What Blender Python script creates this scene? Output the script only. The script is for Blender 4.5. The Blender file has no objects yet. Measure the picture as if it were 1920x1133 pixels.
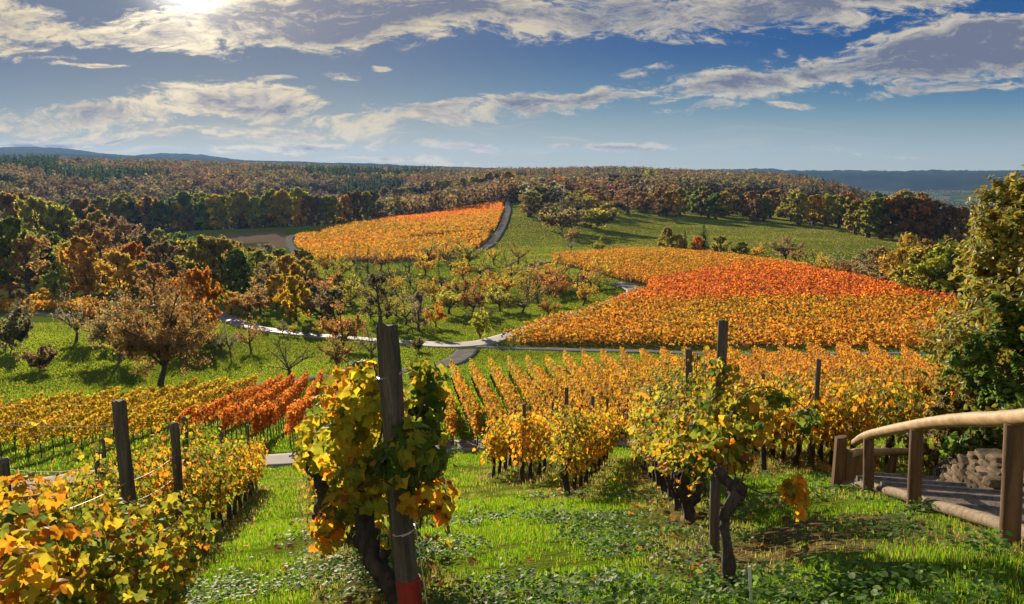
import bpy, math
import numpy as np
from mathutils import Vector

R = math.radians
SC = bpy.context.scene
COL = SC.collection
rng = np.random.default_rng(7)

# ------------------------------------------------------------------ camera
FPX, CX, CY, PITCH = 1478.0, 960.0, 566.5, R(9.55)      # lens in photo pixels
CP, SP = math.cos(PITCH), math.sin(PITCH)
cam = bpy.data.cameras.new('camera')
cam.sensor_width = 36.0
cam.lens = 36.0 * FPX / 1920.0
cam.clip_start, cam.clip_end = 0.05, 30000.0
camo = bpy.data.objects.new('camera', cam)
COL.objects.link(camo)
camo.rotation_euler = (math.pi / 2 - PITCH, 0, 0)
SC.camera = camo

# ------------------------------------------------------------------ sun, exposure
SUN_AZ, SUN_EL = R(-21.5), R(13.5)
SUND = Vector((math.sin(SUN_AZ) * math.cos(SUN_EL), math.cos(SUN_AZ) * math.cos(SUN_EL), math.sin(SUN_EL)))
sl = bpy.data.lights.new('sun', 'SUN')
sl.energy, sl.angle, sl.color = 5.0, R(0.5), (1.0, 0.84, 0.62)
so = bpy.data.objects.new('sun', sl)
COL.objects.link(so)
so.rotation_euler = (-SUND).to_track_quat('-Z', 'Y').to_euler()
SC.view_settings.view_transform = 'Standard'
SC.view_settings.look = 'None'
SC.view_settings.gamma = 1.0
SC.view_settings.exposure = 1.03
cy = SC.cycles
cy.max_bounces, cy.diffuse_bounces, cy.glossy_bounces = 5, 3, 2
cy.transmission_bounces, cy.volume_bounces, cy.transparent_max_bounces = 4, 0, 6
cy.use_denoising = True
cy.sample_clamp_indirect = 6.0
cy.caustics_reflective = cy.caustics_refractive = False


class NT:
    """small node-tree helper"""
    def __init__(s, t):
        s.t = t
        t.nodes.clear()

    def n(s, typ, ins=None, **kw):
        nd = s.t.nodes.new(typ)
        for k, v in kw.items():
            setattr(nd, k, v)
        for k, v in (ins or {}).items():
            s.put(nd.inputs[k], v)
        return nd

    def put(s, sock, v):
        if isinstance(v, bpy.types.NodeSocket):
            s.t.links.new(v, sock)
        else:
            sock.default_value = v

    def m(s, op, a, b=0.0, c=0.0, clamp=False):
        nd = s.n('ShaderNodeMath', {0: a, 1: b, 2: c}, operation=op)
        nd.use_clamp = clamp
        return nd.outputs[0]

    def ss(s, x, lo, hi, a=0.0, b=1.0):
        return s.n('ShaderNodeMapRange', {0: x, 1: lo, 2: hi, 3: a, 4: b}, interpolation_type='SMOOTHSTEP').outputs[0]

    def mix(s, f, a, b, mode='MIX'):
        nd = s.n('ShaderNodeMix', data_type='RGBA', blend_type=mode)
        for i, v in ((0, f), (6, a), (7, b)):
            if isinstance(v, tuple) and len(v) == 3:
                v = (*v, 1)
            s.put(nd.inputs[i], v)
        return nd.outputs[2]

    def noise(s, vec, scale, detail=4, rough=0.55, dist=0.0):
        return s.n('ShaderNodeTexNoise', {'Vector': vec, 'Scale': scale, 'Detail': detail, 'Roughness': rough, 'Distortion': dist}).outputs[0]


def uv_of(px, py):
    """photo pixel -> world direction as (x/y, z/y)"""
    fwd = FPX * CP + (CY - py) * SP
    return (px - CX) / fwd, ((CY - py) * CP - FPX * SP) / fwd


# ------------------------------------------------------------------ world: sky with cloud banks
world = bpy.data.worlds.new('World')
SC.world = world
world.use_nodes = True
W = NT(world.node_tree)
tc = W.n('ShaderNodeTexCoord').outputs['Generated']
sky = W.n('ShaderNodeTexSky', sky_type='NISHITA', sun_disc=False, sun_elevation=SUN_EL, sun_rotation=SUN_AZ,
          altitude=300.0, air_density=1.0, dust_density=0.6, ozone_density=2.2)
sx = W.n('ShaderNodeSeparateXYZ', {0: tc})
yy = W.m('MAXIMUM', W.m('ABSOLUTE', sx.outputs[1]), 0.02)
U = W.m('DIVIDE', sx.outputs[0], yy)
V = W.m('DIVIDE', sx.outputs[2], yy)
uvw = W.n('ShaderNodeCombineXYZ', {0: U, 1: V}).outputs[0]
# wispy coordinates: stretched sideways
st = W.n('ShaderNodeMapping', {0: uvw, 'Scale': (6.0, 17.0, 1.0)}).outputs[0]
warp = W.n('ShaderNodeTexNoise', {'Vector': st, 'Scale': 0.8, 'Detail': 4.0})
wv = W.n('ShaderNodeVectorMath', {0: warp.outputs['Color'], 1: (0.5, 0.5, 0.5)}, operation='SUBTRACT').outputs[0]
wv2 = W.n('ShaderNodeVectorMath', {0: wv, 'Scale': 1.1}, operation='SCALE').outputs[0]
stw = W.n('ShaderNodeVectorMath', {0: st, 1: wv2}, operation='ADD').outputs[0]
sts = W.n('ShaderNodeVectorMath', {0: stw, 1: (-0.10, 0.20, 0.0)}, operation='ADD').outputs[0]
n_big = W.noise(stw, 1.15, 10, 0.64)
n_sun = W.noise(sts, 1.15, 10, 0.64)
n_fine = W.noise(stw, 5.0, 7, 0.7)
n_fsun = W.noise(W.n('ShaderNodeVectorMath', {0: stw, 1: (-0.03, 0.07, 0.0)}, operation='ADD').outputs[0], 5.0, 7, 0.7)
n_shade = W.noise(W.n('ShaderNodeVectorMath', {0: stw, 1: (7.3, 2.1, 0.0)}, operation='ADD').outputs[0], 0.55, 6, 0.6)
wu = W.n('ShaderNodeVectorMath', {0: wv, 'Scale': 0.07}, operation='SCALE').outputs[0]
uvd = W.n('ShaderNodeVectorMath', {0: uvw, 1: wu}, operation='ADD').outputs[0]
CLOUDS = [  # centre px, py, half width, half height, tilt (degrees, + rises to the right), weight
    (650, 28, 600, 74, 2, 1.35), (240, 62, 360, 46, -6, 0.95), (1080, 26, 440, 66, 3, 1.05), (1560, -6, 560, 74, 5, 1.15),
    (1830, 96, 420, 76, 4, 1.5), (1430, 148, 360, 46, 9, 1.1), (1060, 192, 360, 38, 6, 1.0), (770, 222, 270, 36, 3, 0.95),
    (440, 196, 230, 42, -3, 1.1), (160, 214, 270, 34, 2, 0.95), (380, 246, 460, 24, 0, 0.8), (60, 256, 150, 18, 0, 0.95),
    (230, 254, 70, 10, 0, 0.85), (540, 276, 260, 18, 2, 0.85), (880, 271, 120, 16, 1, 0.9), (1150, 270, 200, 17, 2, 0.9), (780, 296, 380, 10, 0, 0.6),
    (190, 129, 130, 11, 0, 0.95), (612, 150, 60, 19, 0, 1.0), (1300, 212, 110, 12, 3, 0.8), (1490, 199, 80, 10, 0, 0.85), (500, 160, 60, 12, 0, .7),
    (30, 84, 130, 34, 0, 0.8), (1190, 124, 90, 20, 6, 0.6), (1780, 172, 300, 20, 2, 0.85), (1640, 288, 420, 10, 0, 0.45),
    (30, 20, 120, 40, 0, 0.8), (80, 112, 120, 18, 0, .6), (705, 127, 30, 9, 0, .7), (1580, 165, 120, 10, 2, .7),
]
mask = None
for cx_, cy_, hw, hh, tilt, wgt in CLOUDS:
    u0, v0 = uv_of(cx_, cy_)
    u1, _ = uv_of(cx_ + hw, cy_)
    _, v1 = uv_of(cx_, cy_ - hh)
    mp = W.n('ShaderNodeMapping', {0: uvd, 'Location': (u0, v0, 0), 'Rotation': (0, 0, R(tilt)),
                                   'Scale': (u1 - u0, v1 - v0, 1)}, vector_type='TEXTURE').outputs[0]
    ln = W.n('ShaderNodeVectorMath', {0: mp}, operation='LENGTH').outputs['Value']
    e = W.m('MULTIPLY', W.ss(ln, 0.0, 1.35, 1.0, 0.0), wgt)
    mask = e if mask is None else W.m('SMOOTH_MAX', mask, e, 0.12)
dens = W.m('ADD', W.m('ADD', mask, W.m('MULTIPLY', W.m('SUBTRACT', n_big, 0.5), 2.2)),
           W.m('MULTIPLY', W.m('SUBTRACT', n_fine, 0.5), 1.9))
gate = W.ss(mask, 0.05, 0.42)
alpha = W.m('MULTIPLY', W.ss(dens, 0.38, 0.88), gate)
relief = W.m('ADD', W.m('MULTIPLY', W.m('SUBTRACT', n_big, n_sun), 2.2), W.m('MULTIPLY', W.m('SUBTRACT', n_fine, n_fsun), 2.4))
thick = W.ss(W.m('ADD', W.m('MULTIPLY', mask, 0.75), W.m('ADD', W.m('MULTIPLY', W.m('SUBTRACT', n_shade, 0.5), 1.9), W.m('MULTIPLY', W.m('SUBTRACT', n_fine, 0.5), 0.9))), 0.34, 0.95)
thick = W.m('ADD', thick, W.m('MULTIPLY', W.ss(V, 0.13, 0.22), 0.15), clamp=True)
thick = W.m('MULTIPLY', thick, W.ss(dens, 0.45, 1.15))
shade = W.m('ADD', W.m('SUBTRACT', thick, relief), 0.12, clamp=True)
cosun = W.n('ShaderNodeVectorMath', {0: tc, 1: tuple(SUND)}, operation='DOT_PRODUCT').outputs['Value']
cosun = W.m('MAXIMUM', cosun, 0.0)
near = W.m('POWER', cosun, 16.0)
vnear = W.m('POWER', cosun, 150.0)
disc = W.m('POWER', cosun, 1500.0)
lit = W.mix(near, (3.5, 3.2, 2.7), (4.8, 3.95, 2.45))
dark = W.mix(near, (0.95, 1.1, 1.58), (1.35, 1.4, 1.8))
cloud = W.mix(shade, lit, dark)
cloud = W.mix(W.m('MULTIPLY', vnear, W.m('SUBTRACT', 1.0, W.m('MULTIPLY', shade, 0.8))), cloud, (9.5, 8.2, 6.0))
# clear sky: deep blue aloft, paler and greener to the horizon, brighter towards the sun
skyn = W.n('ShaderNodeHueSaturation', {'Saturation': 1.2, 'Value': 0.2, 'Color': sky.outputs[0]}).outputs[0]
grad = W.mix(W.ss(V, -0.01, 0.10), (2.6, 2.85, 2.5), (0.85, 1.75, 2.35))
grad = W.mix(W.ss(V, 0.045, 0.16), grad, (0.10, 0.58, 1.75))
skyc = W.mix(0.95, skyn, grad)
skyc = W.mix(W.m('MULTIPLY', W.m('POWER', cosun, 13.0), 0.66), skyc, W.mix(W.ss(V, 0.0, 0.15), (3.1, 2.8, 2.25), (1.65, 1.72, 1.78)))
# thin level streaks low over the horizon
stk = W.noise(W.n('ShaderNodeMapping', {0: uvd, 'Scale': (4.5, 70.0, 1.0)}).outputs[0], 1.0, 6, 0.6)
stkm = W.m('MULTIPLY', W.m('MULTIPLY', W.ss(V, 0.004, 0.03), W.ss(V, 0.075, 0.03)), W.ss(U, 0.45, -0.25, 0.25, 1.0))
skyc = W.mix(W.m('MULTIPLY', W.m('MULTIPLY', W.ss(stk, 0.5, 0.66), stkm), 0.75), skyc, W.mix(near, (3.5, 3.3, 2.9), (4.2, 3.5, 2.4)))
tot = W.mix(alpha, skyc, cloud)
tot = W.mix(1.0, tot, W.mix(disc, (0, 0, 0), (45, 41, 34)), 'ADD')
# unseen bright sky behind the viewer, added as fill light for camera-facing sides
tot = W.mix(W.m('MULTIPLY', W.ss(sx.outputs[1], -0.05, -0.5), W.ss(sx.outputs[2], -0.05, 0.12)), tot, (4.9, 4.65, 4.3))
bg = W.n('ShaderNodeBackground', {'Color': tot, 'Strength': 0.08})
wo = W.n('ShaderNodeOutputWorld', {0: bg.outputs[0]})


# ------------------------------------------------------------------ small numeric helpers
def lattice(ix, iy, seed):
    h = np.sin(ix * 127.1 + iy * 311.7 + seed * 74.7) * 43758.5453
    return h - np.floor(h)


def vnoise(x, y, seed=0):
    x, y = np.asarray(x, float), np.asarray(y, float)
    ix, iy = np.floor(x), np.floor(y)
    fx, fy = x - ix, y - iy
    fx, fy = fx * fx * (3 - 2 * fx), fy * fy * (3 - 2 * fy)
    a, b = lattice(ix, iy, seed), lattice(ix + 1, iy, seed)
    c, d = lattice(ix, iy + 1, seed), lattice(ix + 1, iy + 1, seed)
    return (a + (b - a) * fx) * (1 - fy) + (c + (d - c) * fx) * fy


def fbm(x, y, octaves=4, seed=0):
    s, a, t = 0.0, 0.5, 0.0
    for o in range(octaves):
        s = s + a * vnoise(np.asarray(x) * 2 ** o, np.asarray(y) * 2 ** o, seed + o * 13)
        t += a
        a *= 0.55
    return s / t


def inside(poly, x, y):
    x, y = np.asarray(x), np.asarray(y)
    r = np.zeros(x.shape, bool)
    n = len(poly)
    for i in range(n):
        x1, y1 = poly[i][:2]
        x2, y2 = poly[(i + 1) % n][:2]
        c = (y1 > y) != (y2 > y)
        with np.errstate(divide='ignore', invalid='ignore'):
            xi = (x2 - x1) * (y - y1) / (y2 - y1 + 1e-12) + x1
        r ^= c & (x < xi)
    return r


def unit(v):
    v = np.asarray(v, float)
    return v / (np.linalg.norm(v, axis=-1, keepdims=True) + 1e-9)


# ------------------------------------------------------------------ terrain heights: profiles per bearing
PROF = {
    -180: [(0.5, -1.65), (10, 0.2), (50, 4), (400, 15), (7000, 15)],
    -100: [(0.5, -1.68), (8, -2.5), (30, -5), (200, -10), (7000, -40)],
    -60: [(0.5, -1.7), (4, -2.8), (8, -4.0), (32, -10.5), (75, -18), (150, -23), (420, -30), (1100, 5), (2500, -60), (7000, -80)],
    -32.6: [(0.5, -1.7), (2, -2.1), (4, -2.9), (8, -4.2), (12, -5.6), (30.5, -11.1), (33, -11.35), (40, -13.1), (75, -18.6), (115, -21), (150, -23.2),
            (250, -28), (420, -30), (600, -40), (800, -15), (1100, 1), (1500, -10), (2500, -60), (7000, -80)],
    -25.7: [(0.5, -1.7), (2, -2.0), (4, -2.6), (5.7, -3.1), (8, -3.95), (12, -5.4), (30.5, -11.1), (33, -11.4), (41, -13.4), (72, -18.9), (82, -20.8), (110, -22.3), (145, -24),
            (200, -27), (300, -30), (420, -31), (600, -42), (800, -18), (1100, 1), (1500, -15), (2500, -60), (7000, -80)],
    -17.8: [(0.5, -1.7), (2, -1.95), (4, -2.6), (8, -4.0), (14, -6.2), (25, -9.8), (30.5, -11.2), (33, -11.5), (42, -13.9), (74, -19.4), (84, -21.3), (118, -23.2), (170, -26),
            (250, -29), (330, -29.5), (420, -28.5), (600, -45), (800, -18), (1100, -5), (1500, -20), (2500, -60), (7000, -80)],
    -9.1: [(0.5, -1.7), (2, -1.9), (4, -2.45), (8, -3.9), (14, -6.1), (30.5, -11.3), (33, -11.5), (40, -13), (77, -19.7), (105, -22.8), (130, -24.4), (170, -26.2),
           (230, -26.3), (300, -25.5), (390, -24.3), (600, -45), (800, -22), (1000, -12), (1500, -20), (2500, -60), (7000, -80)],
    0: [(0.5, -1.7), (2, -1.9), (4, -2.4), (5.5, -2.9), (8, -3.75), (14, -5.95), (30.5, -11.2), (33, -11.4), (45, -13.6), (80, -20), (92, -21), (140, -23), (200, -24.5),
        (235, -24.8), (310, -23.2), (450, -17.9), (600, -20), (900, -18), (1200, -12), (1500, -20), (2500, -60), (7000, -90)],
    9.1: [(0.5, -1.7), (2, -1.85), (4, -2.3), (5.5, -2.8), (8, -3.65), (14, -5.7), (30.5, -10.8), (33, -11), (80, -18.6), (86, -19.2), (120, -20.2), (150, -21.2),
          (190, -19.9), (220, -22.8), (300, -24.2), (420, -22.5), (500, -22), (800, -18), (1200, -9), (1500, -25), (2500, -80), (7000, -110)],
    17.8: [(0.5, -1.7), (2, -1.8), (4, -2.2), (5.5, -2.75), (8, -3.45), (14, -5.15), (16, -5.8), (30.5, -9.9), (33, -10.3), (80, -17.6), (85, -18.1), (120, -19.1), (150, -18.4),
           (160, -18.6), (190, -21.5), (215, -23), (300, -24.2), (380, -23.4), (450, -23), (700, -20), (1000, -15), (1500, -60), (2500, -100), (3650, -80), (7000, -80)],
    22.0: [(0.5, -1.7), (2, -1.78), (4, -2.1), (6, -2.65), (8, -3.25), (14, -5.0), (30.5, -9.6), (33, -9.9), (60, -14), (80, -17), (85, -17.4), (115, -18.3), (135, -17.6), (160, -20.5), (205, -23.5), (300, -24.5), (380, -24),
           (450, -27), (700, -32), (900, -22), (1200, -50), (1500, -90), (2500, -98), (3650, -80), (7000, -80)],
    25.7: [(0.5, -1.7), (2, -1.75), (4, -2.0), (7, -2.85), (14, -4.9), (30.5, -9.3), (33, -9.5), (60, -13.8), (80, -16.4), (105, -17.4), (120, -17), (150, -20.5), (200, -24), (300, -24.8),
           (330, -25), (450, -35), (700, -52), (900, -48), (1200, -70), (1500, -92), (2500, -98), (3650, -80), (7000, -80)],
    32.6: [(0.5, -1.68), (2, -1.72), (4, -1.8), (5, -2.1), (8, -3.0), (14, -4.8), (30, -9.2), (60, -13.5), (80, -15.5), (105, -16.2), (120, -16), (150, -19), (200, -23), (300, -24),
           (450, -38), (700, -62), (1500, -92), (2500, -98), (3650, -80), (7000, -80)],
    60: [(0.5, -1.66), (5, -1.9), (14, -4.2), (60, -12), (120, -15), (300, -24), (700, -60), (3000, -110), (7000, -110)],
    100: [(0.5, -1.65), (10, -1.5), (50, -5), (300, -20), (7000, -60)],
    180: [(0.5, -1.65), (10, 0.2), (50, 4), (400, 15), (7000, 15)],
}
NR = 620
LR = np.linspace(math.log(0.5), math.log(5200.0), NR)
RR = np.exp(LR)
AZ = np.concatenate([np.arange(-180, -50, 3.0), np.arange(-50, 50, 0.25), np.arange(50, 180.01, 3.0)])
cols = sorted(PROF)
tab = []
for a in cols:
    r, z = np.array(PROF[a], float).T
    c = np.interp(LR, np.log(r), z / (r + 3.0))          # interpolate the slope seen from the camera, softened
    c = c * (RR + 3.0)
    k = np.exp(-0.5 * (np.arange(-9, 10) / 3.2) ** 2)
    k /= k.sum()
    sc_ = c / (RR + 3)
    sc_ = np.convolve(np.pad(sc_, 9, mode='edge'), k, 'valid')
    tab.append(sc_ * (RR + 3))
tab = np.array(tab)
fine = np.arange(-180, 180.01, 0.5)
Z0 = np.array([np.interp(fine, cols, tab[:, j]) for j in range(NR)]).T
k = np.exp(-0.5 * (np.arange(-12, 13) / 3.5) ** 2)
k /= k.sum()
Zs = np.array([np.convolve(np.pad(Z0[:, j], 12, mode='wrap'), k, 'valid') for j in range(NR)]).T
GZ = np.array([np.interp(AZ, fine, Zs[:, j]) for j in range(NR)]).T       # [az, r]
GX = np.sin(np.radians(AZ))[:, None] * RR[None, :]
GY = np.cos(np.radians(AZ))[:, None] * RR[None, :]
amp = np.clip(0.010 * RR, 0.0, 0.28)[None, :]
GZ = GZ + (fbm(GX / 7, GY / 7, 3, 3) - 0.5) * np.minimum(amp, 0.18) * 1.2 + (fbm(GX / 60, GY / 60, 3, 9) - 0.5) * np.clip(0.01 * (RR - 60), 0, 2.5)[None, :]


def zt(x, y):
    x, y = np.asarray(x, float), np.asarray(y, float)
    r = np.clip(np.hypot(x, y), 0.5001, 5190)
    a = np.degrees(np.arctan2(x, y))
    fr = (np.log(r) - LR[0]) / (LR[1] - LR[0])
    i = np.clip(np.searchsorted(AZ, a, 'right') - 1, 0, len(AZ) - 2)
    fa = (a - AZ[i]) / (AZ[i + 1] - AZ[i])
    j = np.clip(np.floor(fr).astype(int), 0, NR - 2)
    # radial fraction is linear in r inside one mesh cell
    fj = (r - RR[j]) / (RR[j + 1] - RR[j])
    return (GZ[i, j] * (1 - fa) + GZ[i + 1, j] * fa) * (1 - fj) + (GZ[i, j + 1] * (1 - fa) + GZ[i + 1, j + 1] * fa) * fj


def at(px, py, rmin=2.0, rmax=5100.0):
    """where the line of sight through a photo pixel meets the ground"""
    fwd = FPX * CP + (CY - py) * SP
    up = (CY - py) * CP - FPX * SP
    dx, dy = (px - CX), fwd
    h = math.hypot(dx, dy)
    s, ux, uy = up / h, dx / h, dy / h
    rr = RR[(RR >= rmin) & (RR <= rmax)]
    g = zt(ux * rr, uy * rr) - s * rr
    hit = np.nonzero(g >= 0)[0]
    if len(hit) == 0:
        j = int(np.argmax(g / rr))
        r = rr[j]
    else:
        j = hit[0]
        if j == 0:
            r = rr[0]
        else:
            t = g[j - 1] / (g[j - 1] - g[j])
            r = rr[j - 1] + t * (rr[j] - rr[j - 1])
    x, y = ux * r, uy * r
    return np.array([x, y, float(zt(x, y))])


def at_r(px, py, r):
    """point of a line of sight at horizontal distance r"""
    fwd = FPX * CP + (CY - py) * SP
    up = (CY - py) * CP - FPX * SP
    h = math.hypot(px - CX, fwd)
    return np.array([(px - CX) / h * r, fwd / h * r, up / h * r])


def project(p):
    x, y, z = p
    d = y * CP - z * SP
    return CX + FPX * x / d, CY - FPX * (y * SP + z * CP) / d


# ------------------------------------------------------------------ mesh builder
class Geo:
    def __init__(s):
        s.v, s.f, s.m, s.c, s.n = [], [], [], [], 0

    def add(s, v, f, col=(1, 1, 1), mat=0):
        v = np.asarray(v, float).reshape(-1, 3)
        f = np.asarray(f, int)
        s.v.append(v)
        s.f.append(f + s.n)
        s.m.append(np.full(len(f), mat))
        c = np.asarray(col, float)
        s.c.append(np.broadcast_to(c, (len(v), 3)) if c.ndim == 1 else c)
        s.n += len(v)
        return s

    def mesh(s, name, mats, smooth=False):
        me = bpy.data.meshes.new(name)
        v = np.concatenate(s.v)
        tot = np.concatenate([np.full(len(f), f.shape[1]) for f in s.f])
        loops = np.concatenate([f.ravel() for f in s.f])
        start = np.concatenate([[0], np.cumsum(tot)[:-1]])
        me.vertices.add(len(v))
        me.vertices.foreach_set('co', v.astype(np.float32).ravel())
        me.loops.add(len(loops))
        me.loops.foreach_set('vertex_index', loops.astype(np.int32))
        me.polygons.add(len(tot))
        me.polygons.foreach_set('loop_start', start.astype(np.int32))
        me.polygons.foreach_set('material_index', np.concatenate(s.m).astype(np.int32))
        me.polygons.foreach_set('use_smooth', np.full(len(tot), smooth))
        a = me.attributes.new('tint', 'FLOAT_COLOR', 'POINT')
        c = np.ones((len(v), 4), np.float32)
        c[:, :3] = np.concatenate(s.c)
        a.data.foreach_set('color', c.ravel())
        for m in (mats if isinstance(mats, (list, tuple)) else [mats]):
            me.materials.append(m)
        me.update(calc_edges=True)
        return me

    def build(s, name, mats, parent=None, smooth=False):
        return link(name, s.mesh(name, mats, smooth), parent)


def link(name, me, parent=None):
    o = bpy.data.objects.new(name, me)
    COL.objects.link(o)
    if parent is not None:
        o.parent = parent
    return o


def tag(o, label=None, cat=None, group=None, kind=None):
    for k_, v_ in (('label', label), ('category', cat), ('group', group), ('kind', kind)):
        if v_ is not None:
            o[k_] = v_
    return o


def empty(name, loc=(0, 0, 0), rz=0.0):
    o = bpy.data.objects.new(name, None)
    o.empty_display_size = 0.2
    COL.objects.link(o)
    o.location, o.rotation_euler = loc, (0, 0, rz)
    return o


def tube(g, pts, rad, sides=6, col=(1, 1, 1), mat=0, cap=True, rough=0.0, seed=0):
    pts = np.asarray(pts, float)
    n = len(pts)
    rad = np.broadcast_to(np.asarray(rad, float), (n,))
    t = np.gradient(pts, axis=0)
    t = unit(t)
    ref = np.array([0, 0, 1.0]) if abs(t[:, 2]).mean() < 0.8 else np.array([1.0, 0, 0])
    a = unit(np.cross(t, ref))
    b = np.cross(t, a)
    th = np.arange(sides) * 2 * math.pi / sides
    rr_ = rad[:, None] * np.ones(sides)
    if rough:
        q = np.random.default_rng(seed)
        rr_ = rr_ * (1 + rough * (q.random((n, sides)) - 0.5) + rough * 0.7 * (q.random(sides) - 0.5))
    v = pts[:, None] + rr_[..., None] * (np.cos(th)[None, :, None] * a[:, None] + np.sin(th)[None, :, None] * b[:, None])
    i = np.arange(n - 1)[:, None] * sides
    j = np.arange(sides)[None, :]
    j2 = (j + 1) % sides
    f = np.stack([i + j, i + j2, i + sides + j2, i + sides + j], -1).reshape(-1, 4)
    v = v.reshape(-1, 3)
    g.add(v, f, col, mat)
    if cap:
        e = np.arange(sides)
        for base, cen, flip in ((0, pts[0], 1), ((n - 1) * sides, pts[-1], 0)):
            vv = np.vstack([v[base:base + sides], cen])
            ff = np.stack([e, (e + 1) % sides, np.full(sides, sides)], 1)
            g.add(vv, ff[:, ::-1] if flip else ff, col, mat)


def spline(pts, n):
    p = np.asarray(pts, float)
    if len(p) == 2:
        t = np.linspace(0, 1, n)[:, None]
        return p[0] * (1 - t) + p[1] * t
    q = np.vstack([2 * p[0] - p[1], p, 2 * p[-1] - p[-2]])
    t = np.linspace(0, len(p) - 1 - 1e-6, n)
    i = t.astype(int)
    f = (t - i)[:, None]
    a, b, c, d = q[i], q[i + 1], q[i + 2], q[i + 3]
    return 0.5 * (2 * b + (c - a) * f + (2 * a - 5 * b + 4 * c - d) * f ** 2 + (3 * b - a - 3 * c + d) * f ** 3)


# leaf templates: (x along blade, y across, z cup), face list
def grape_template():
    half = [(-90, 0.10), (-72, 0.52), (-42, 0.74), (-22, 0.60), (2, 0.70), (26, 0.92), (44, 0.72), (60, 0.66), (76, 0.84), (90, 1.0)]
    pts = [(a, r) for a, r in half] + [(180 - a, r) for a, r in half[-2:0:-1]]
    v = [(0.0, 0.0, 0.05)]
    for a, r in pts:
        x, y = r * math.sin(R(a)), r * math.cos(R(a))
        v.append((x, y, -0.30 * r * r + 0.16 * math.sin(3 * R(a)) * r + (0.08 if abs(y) < 0.05 else 0)))
    n = len(pts)
    return np.array(v), np.array([(0, 1 + i, 1 + (i + 1) % n) for i in range(n)])


T_GRAPE = grape_template()
T_OVAL = (np.array([(-1, 0, 0), (-0.45, 0.5, .10), (0.45, 0.45, .10), (1, 0, -.1), (0.45, -0.45, .10), (-0.45, -0.5, .10)]),
          np.array([(0, 3, 2, 1), (0, 5, 4, 3)]))
T_LOBE = (np.array([(-0.7, 0, 0), (-0.75, 0.6, -.1), (0.05, 0.85, -.15), (0.35, 0.45, 0), (1, 0, -.2), (0.35, -0.45, 0), (0.05, -0.85, -.15), (-0.75, -0.6, -.1)]),
          np.array([(0, 3, 2, 1), (0, 7, 6, 5), (0, 5, 4, 3)]))
T_CARD = (np.array([(-1, -0.25, 0), (-0.25, 0.75, 0.12), (0.95, 0.35, -0.05), (0.35, -0.8, 0.1)]), np.array([(0, 3, 2, 1)]))


def leaves(g, P, N, size, tmpl, col, tip=None, q=rng, mat=0):
    """scatter leaf blades at P facing N; tip = preferred direction of the blade tip"""
    P, N = np.asarray(P, float), unit(N)
    n = len(P)
    if tip is None:
        tip = q.normal(size=(n, 3))
    tip = np.broadcast_to(tip, (n, 3))
    t = unit(tip - (tip * N).sum(1, keepdims=True) * N)
    b = np.cross(N, t)
    tv, tf = tmpl
    size = np.broadcast_to(np.asarray(size, float), (n,))
    v = P[:, None] + size[:, None, None] * (tv[None, :, 0:1] * t[:, None] + tv[None, :, 1:2] * b[:, None] + tv[None, :, 2:3] * N[:, None])
    k_ = len(tv)
    f = (np.arange(n)[:, None, None] * k_ + tf[None]).reshape(-1, tf.shape[1])
    c = np.asarray(col, float)
    if c.ndim == 2:
        c = np.repeat(c, k_, 0)
    g.add(v.reshape(-1, 3), f, c, mat)


# ------------------------------------------------------------------ materials
def new_mat(name):
    m = bpy.data.materials.new(name)
    m.use_nodes = True
    return m, NT(m.node_tree)


def leaf_mat(name, rough=0.5, trans=0.45, spec=0.3, boost=1.25, obj_color=True, spots=False, sat=1.0):
    m, n = new_mat(name)
    c = n.n('ShaderNodeAttribute', attribute_name='tint').outputs['Color']
    if obj_color:
        c = n.mix(1.0, c, n.n('ShaderNodeObjectInfo').outputs['Color'], 'MULTIPLY')
    g = n.n('ShaderNodeNewGeometry')
    mott = n.noise(g.outputs['Position'], 9.0, 3)
    spot = n.noise(g.outputs['Position'], 55.0, 4, 0.65)
    if spots:
        c = n.mix(n.m('MULTIPLY', n.ss(spot, 0.56, 0.70), 0.75), c, (0.15, 0.075, 0.025))
    c = n.mix(1.0, c, n.mix(mott, (0.72, 0.7, 0.65), (1.28, 1.3, 1.35)), 'MULTIPLY')
    p = n.n('ShaderNodeBsdfPrincipled', {'Base Color': c, 'Roughness': rough, 'Specular IOR Level': spec})
    tcol = n.n('ShaderNodeHueSaturation', {'Saturation': sat, 'Value': boost, 'Color': c}).outputs[0]
    t = n.n('ShaderNodeBsdfTranslucent', {'Color': tcol})
    mx = n.n('ShaderNodeMixShader', {0: trans, 1: p.outputs[0], 2: t.outputs[0]})
    n.n('ShaderNodeOutputMaterial', {0: mx.outputs[0]})
    return m


def rough_mat(name, c1, c2, scale=(6, 6, 6), rough=0.8, bump=0.3, detail=6, c3=None, spec=0.3, tint=False, dist=0.01):
    m, n = new_mat(name)
    tcn = n.n('ShaderNodeTexCoord').outputs['Object']
    mp = n.n('ShaderNodeMapping', {0: tcn, 'Scale': scale}).outputs[0]
    a = n.noise(mp, 1.0, detail, 0.62, 0.3)
    b = n.noise(mp, 6.0, 4, 0.6)
    c = n.mix(n.ss(a, 0.3, 0.7), c1, c2)
    if c3:
        c = n.mix(n.ss(b, 0.52, 0.72), c, c3)
    c = n.mix(1.0, c, n.mix(b, (0.75, 0.75, 0.75), (1.2, 1.2, 1.2)), 'MULTIPLY')
    if tint:
        c = n.mix(1.0, c, n.n('ShaderNodeAttribute', attribute_name='tint').outputs['Color'], 'MULTIPLY')
    bp = n.n('ShaderNodeBump', {'Strength': bump, 'Distance': dist, 'Height': n.m('ADD', a, n.m('MULTIPLY', b, 0.5))})
    p = n.n('ShaderNodeBsdfPrincipled', {'Base Color': c, 'Roughness': rough, 'Specular IOR Level': spec, 'Normal': bp.outputs[0]})
    n.n('ShaderNodeOutputMaterial', {0: p.outputs[0]})
    return m


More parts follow.
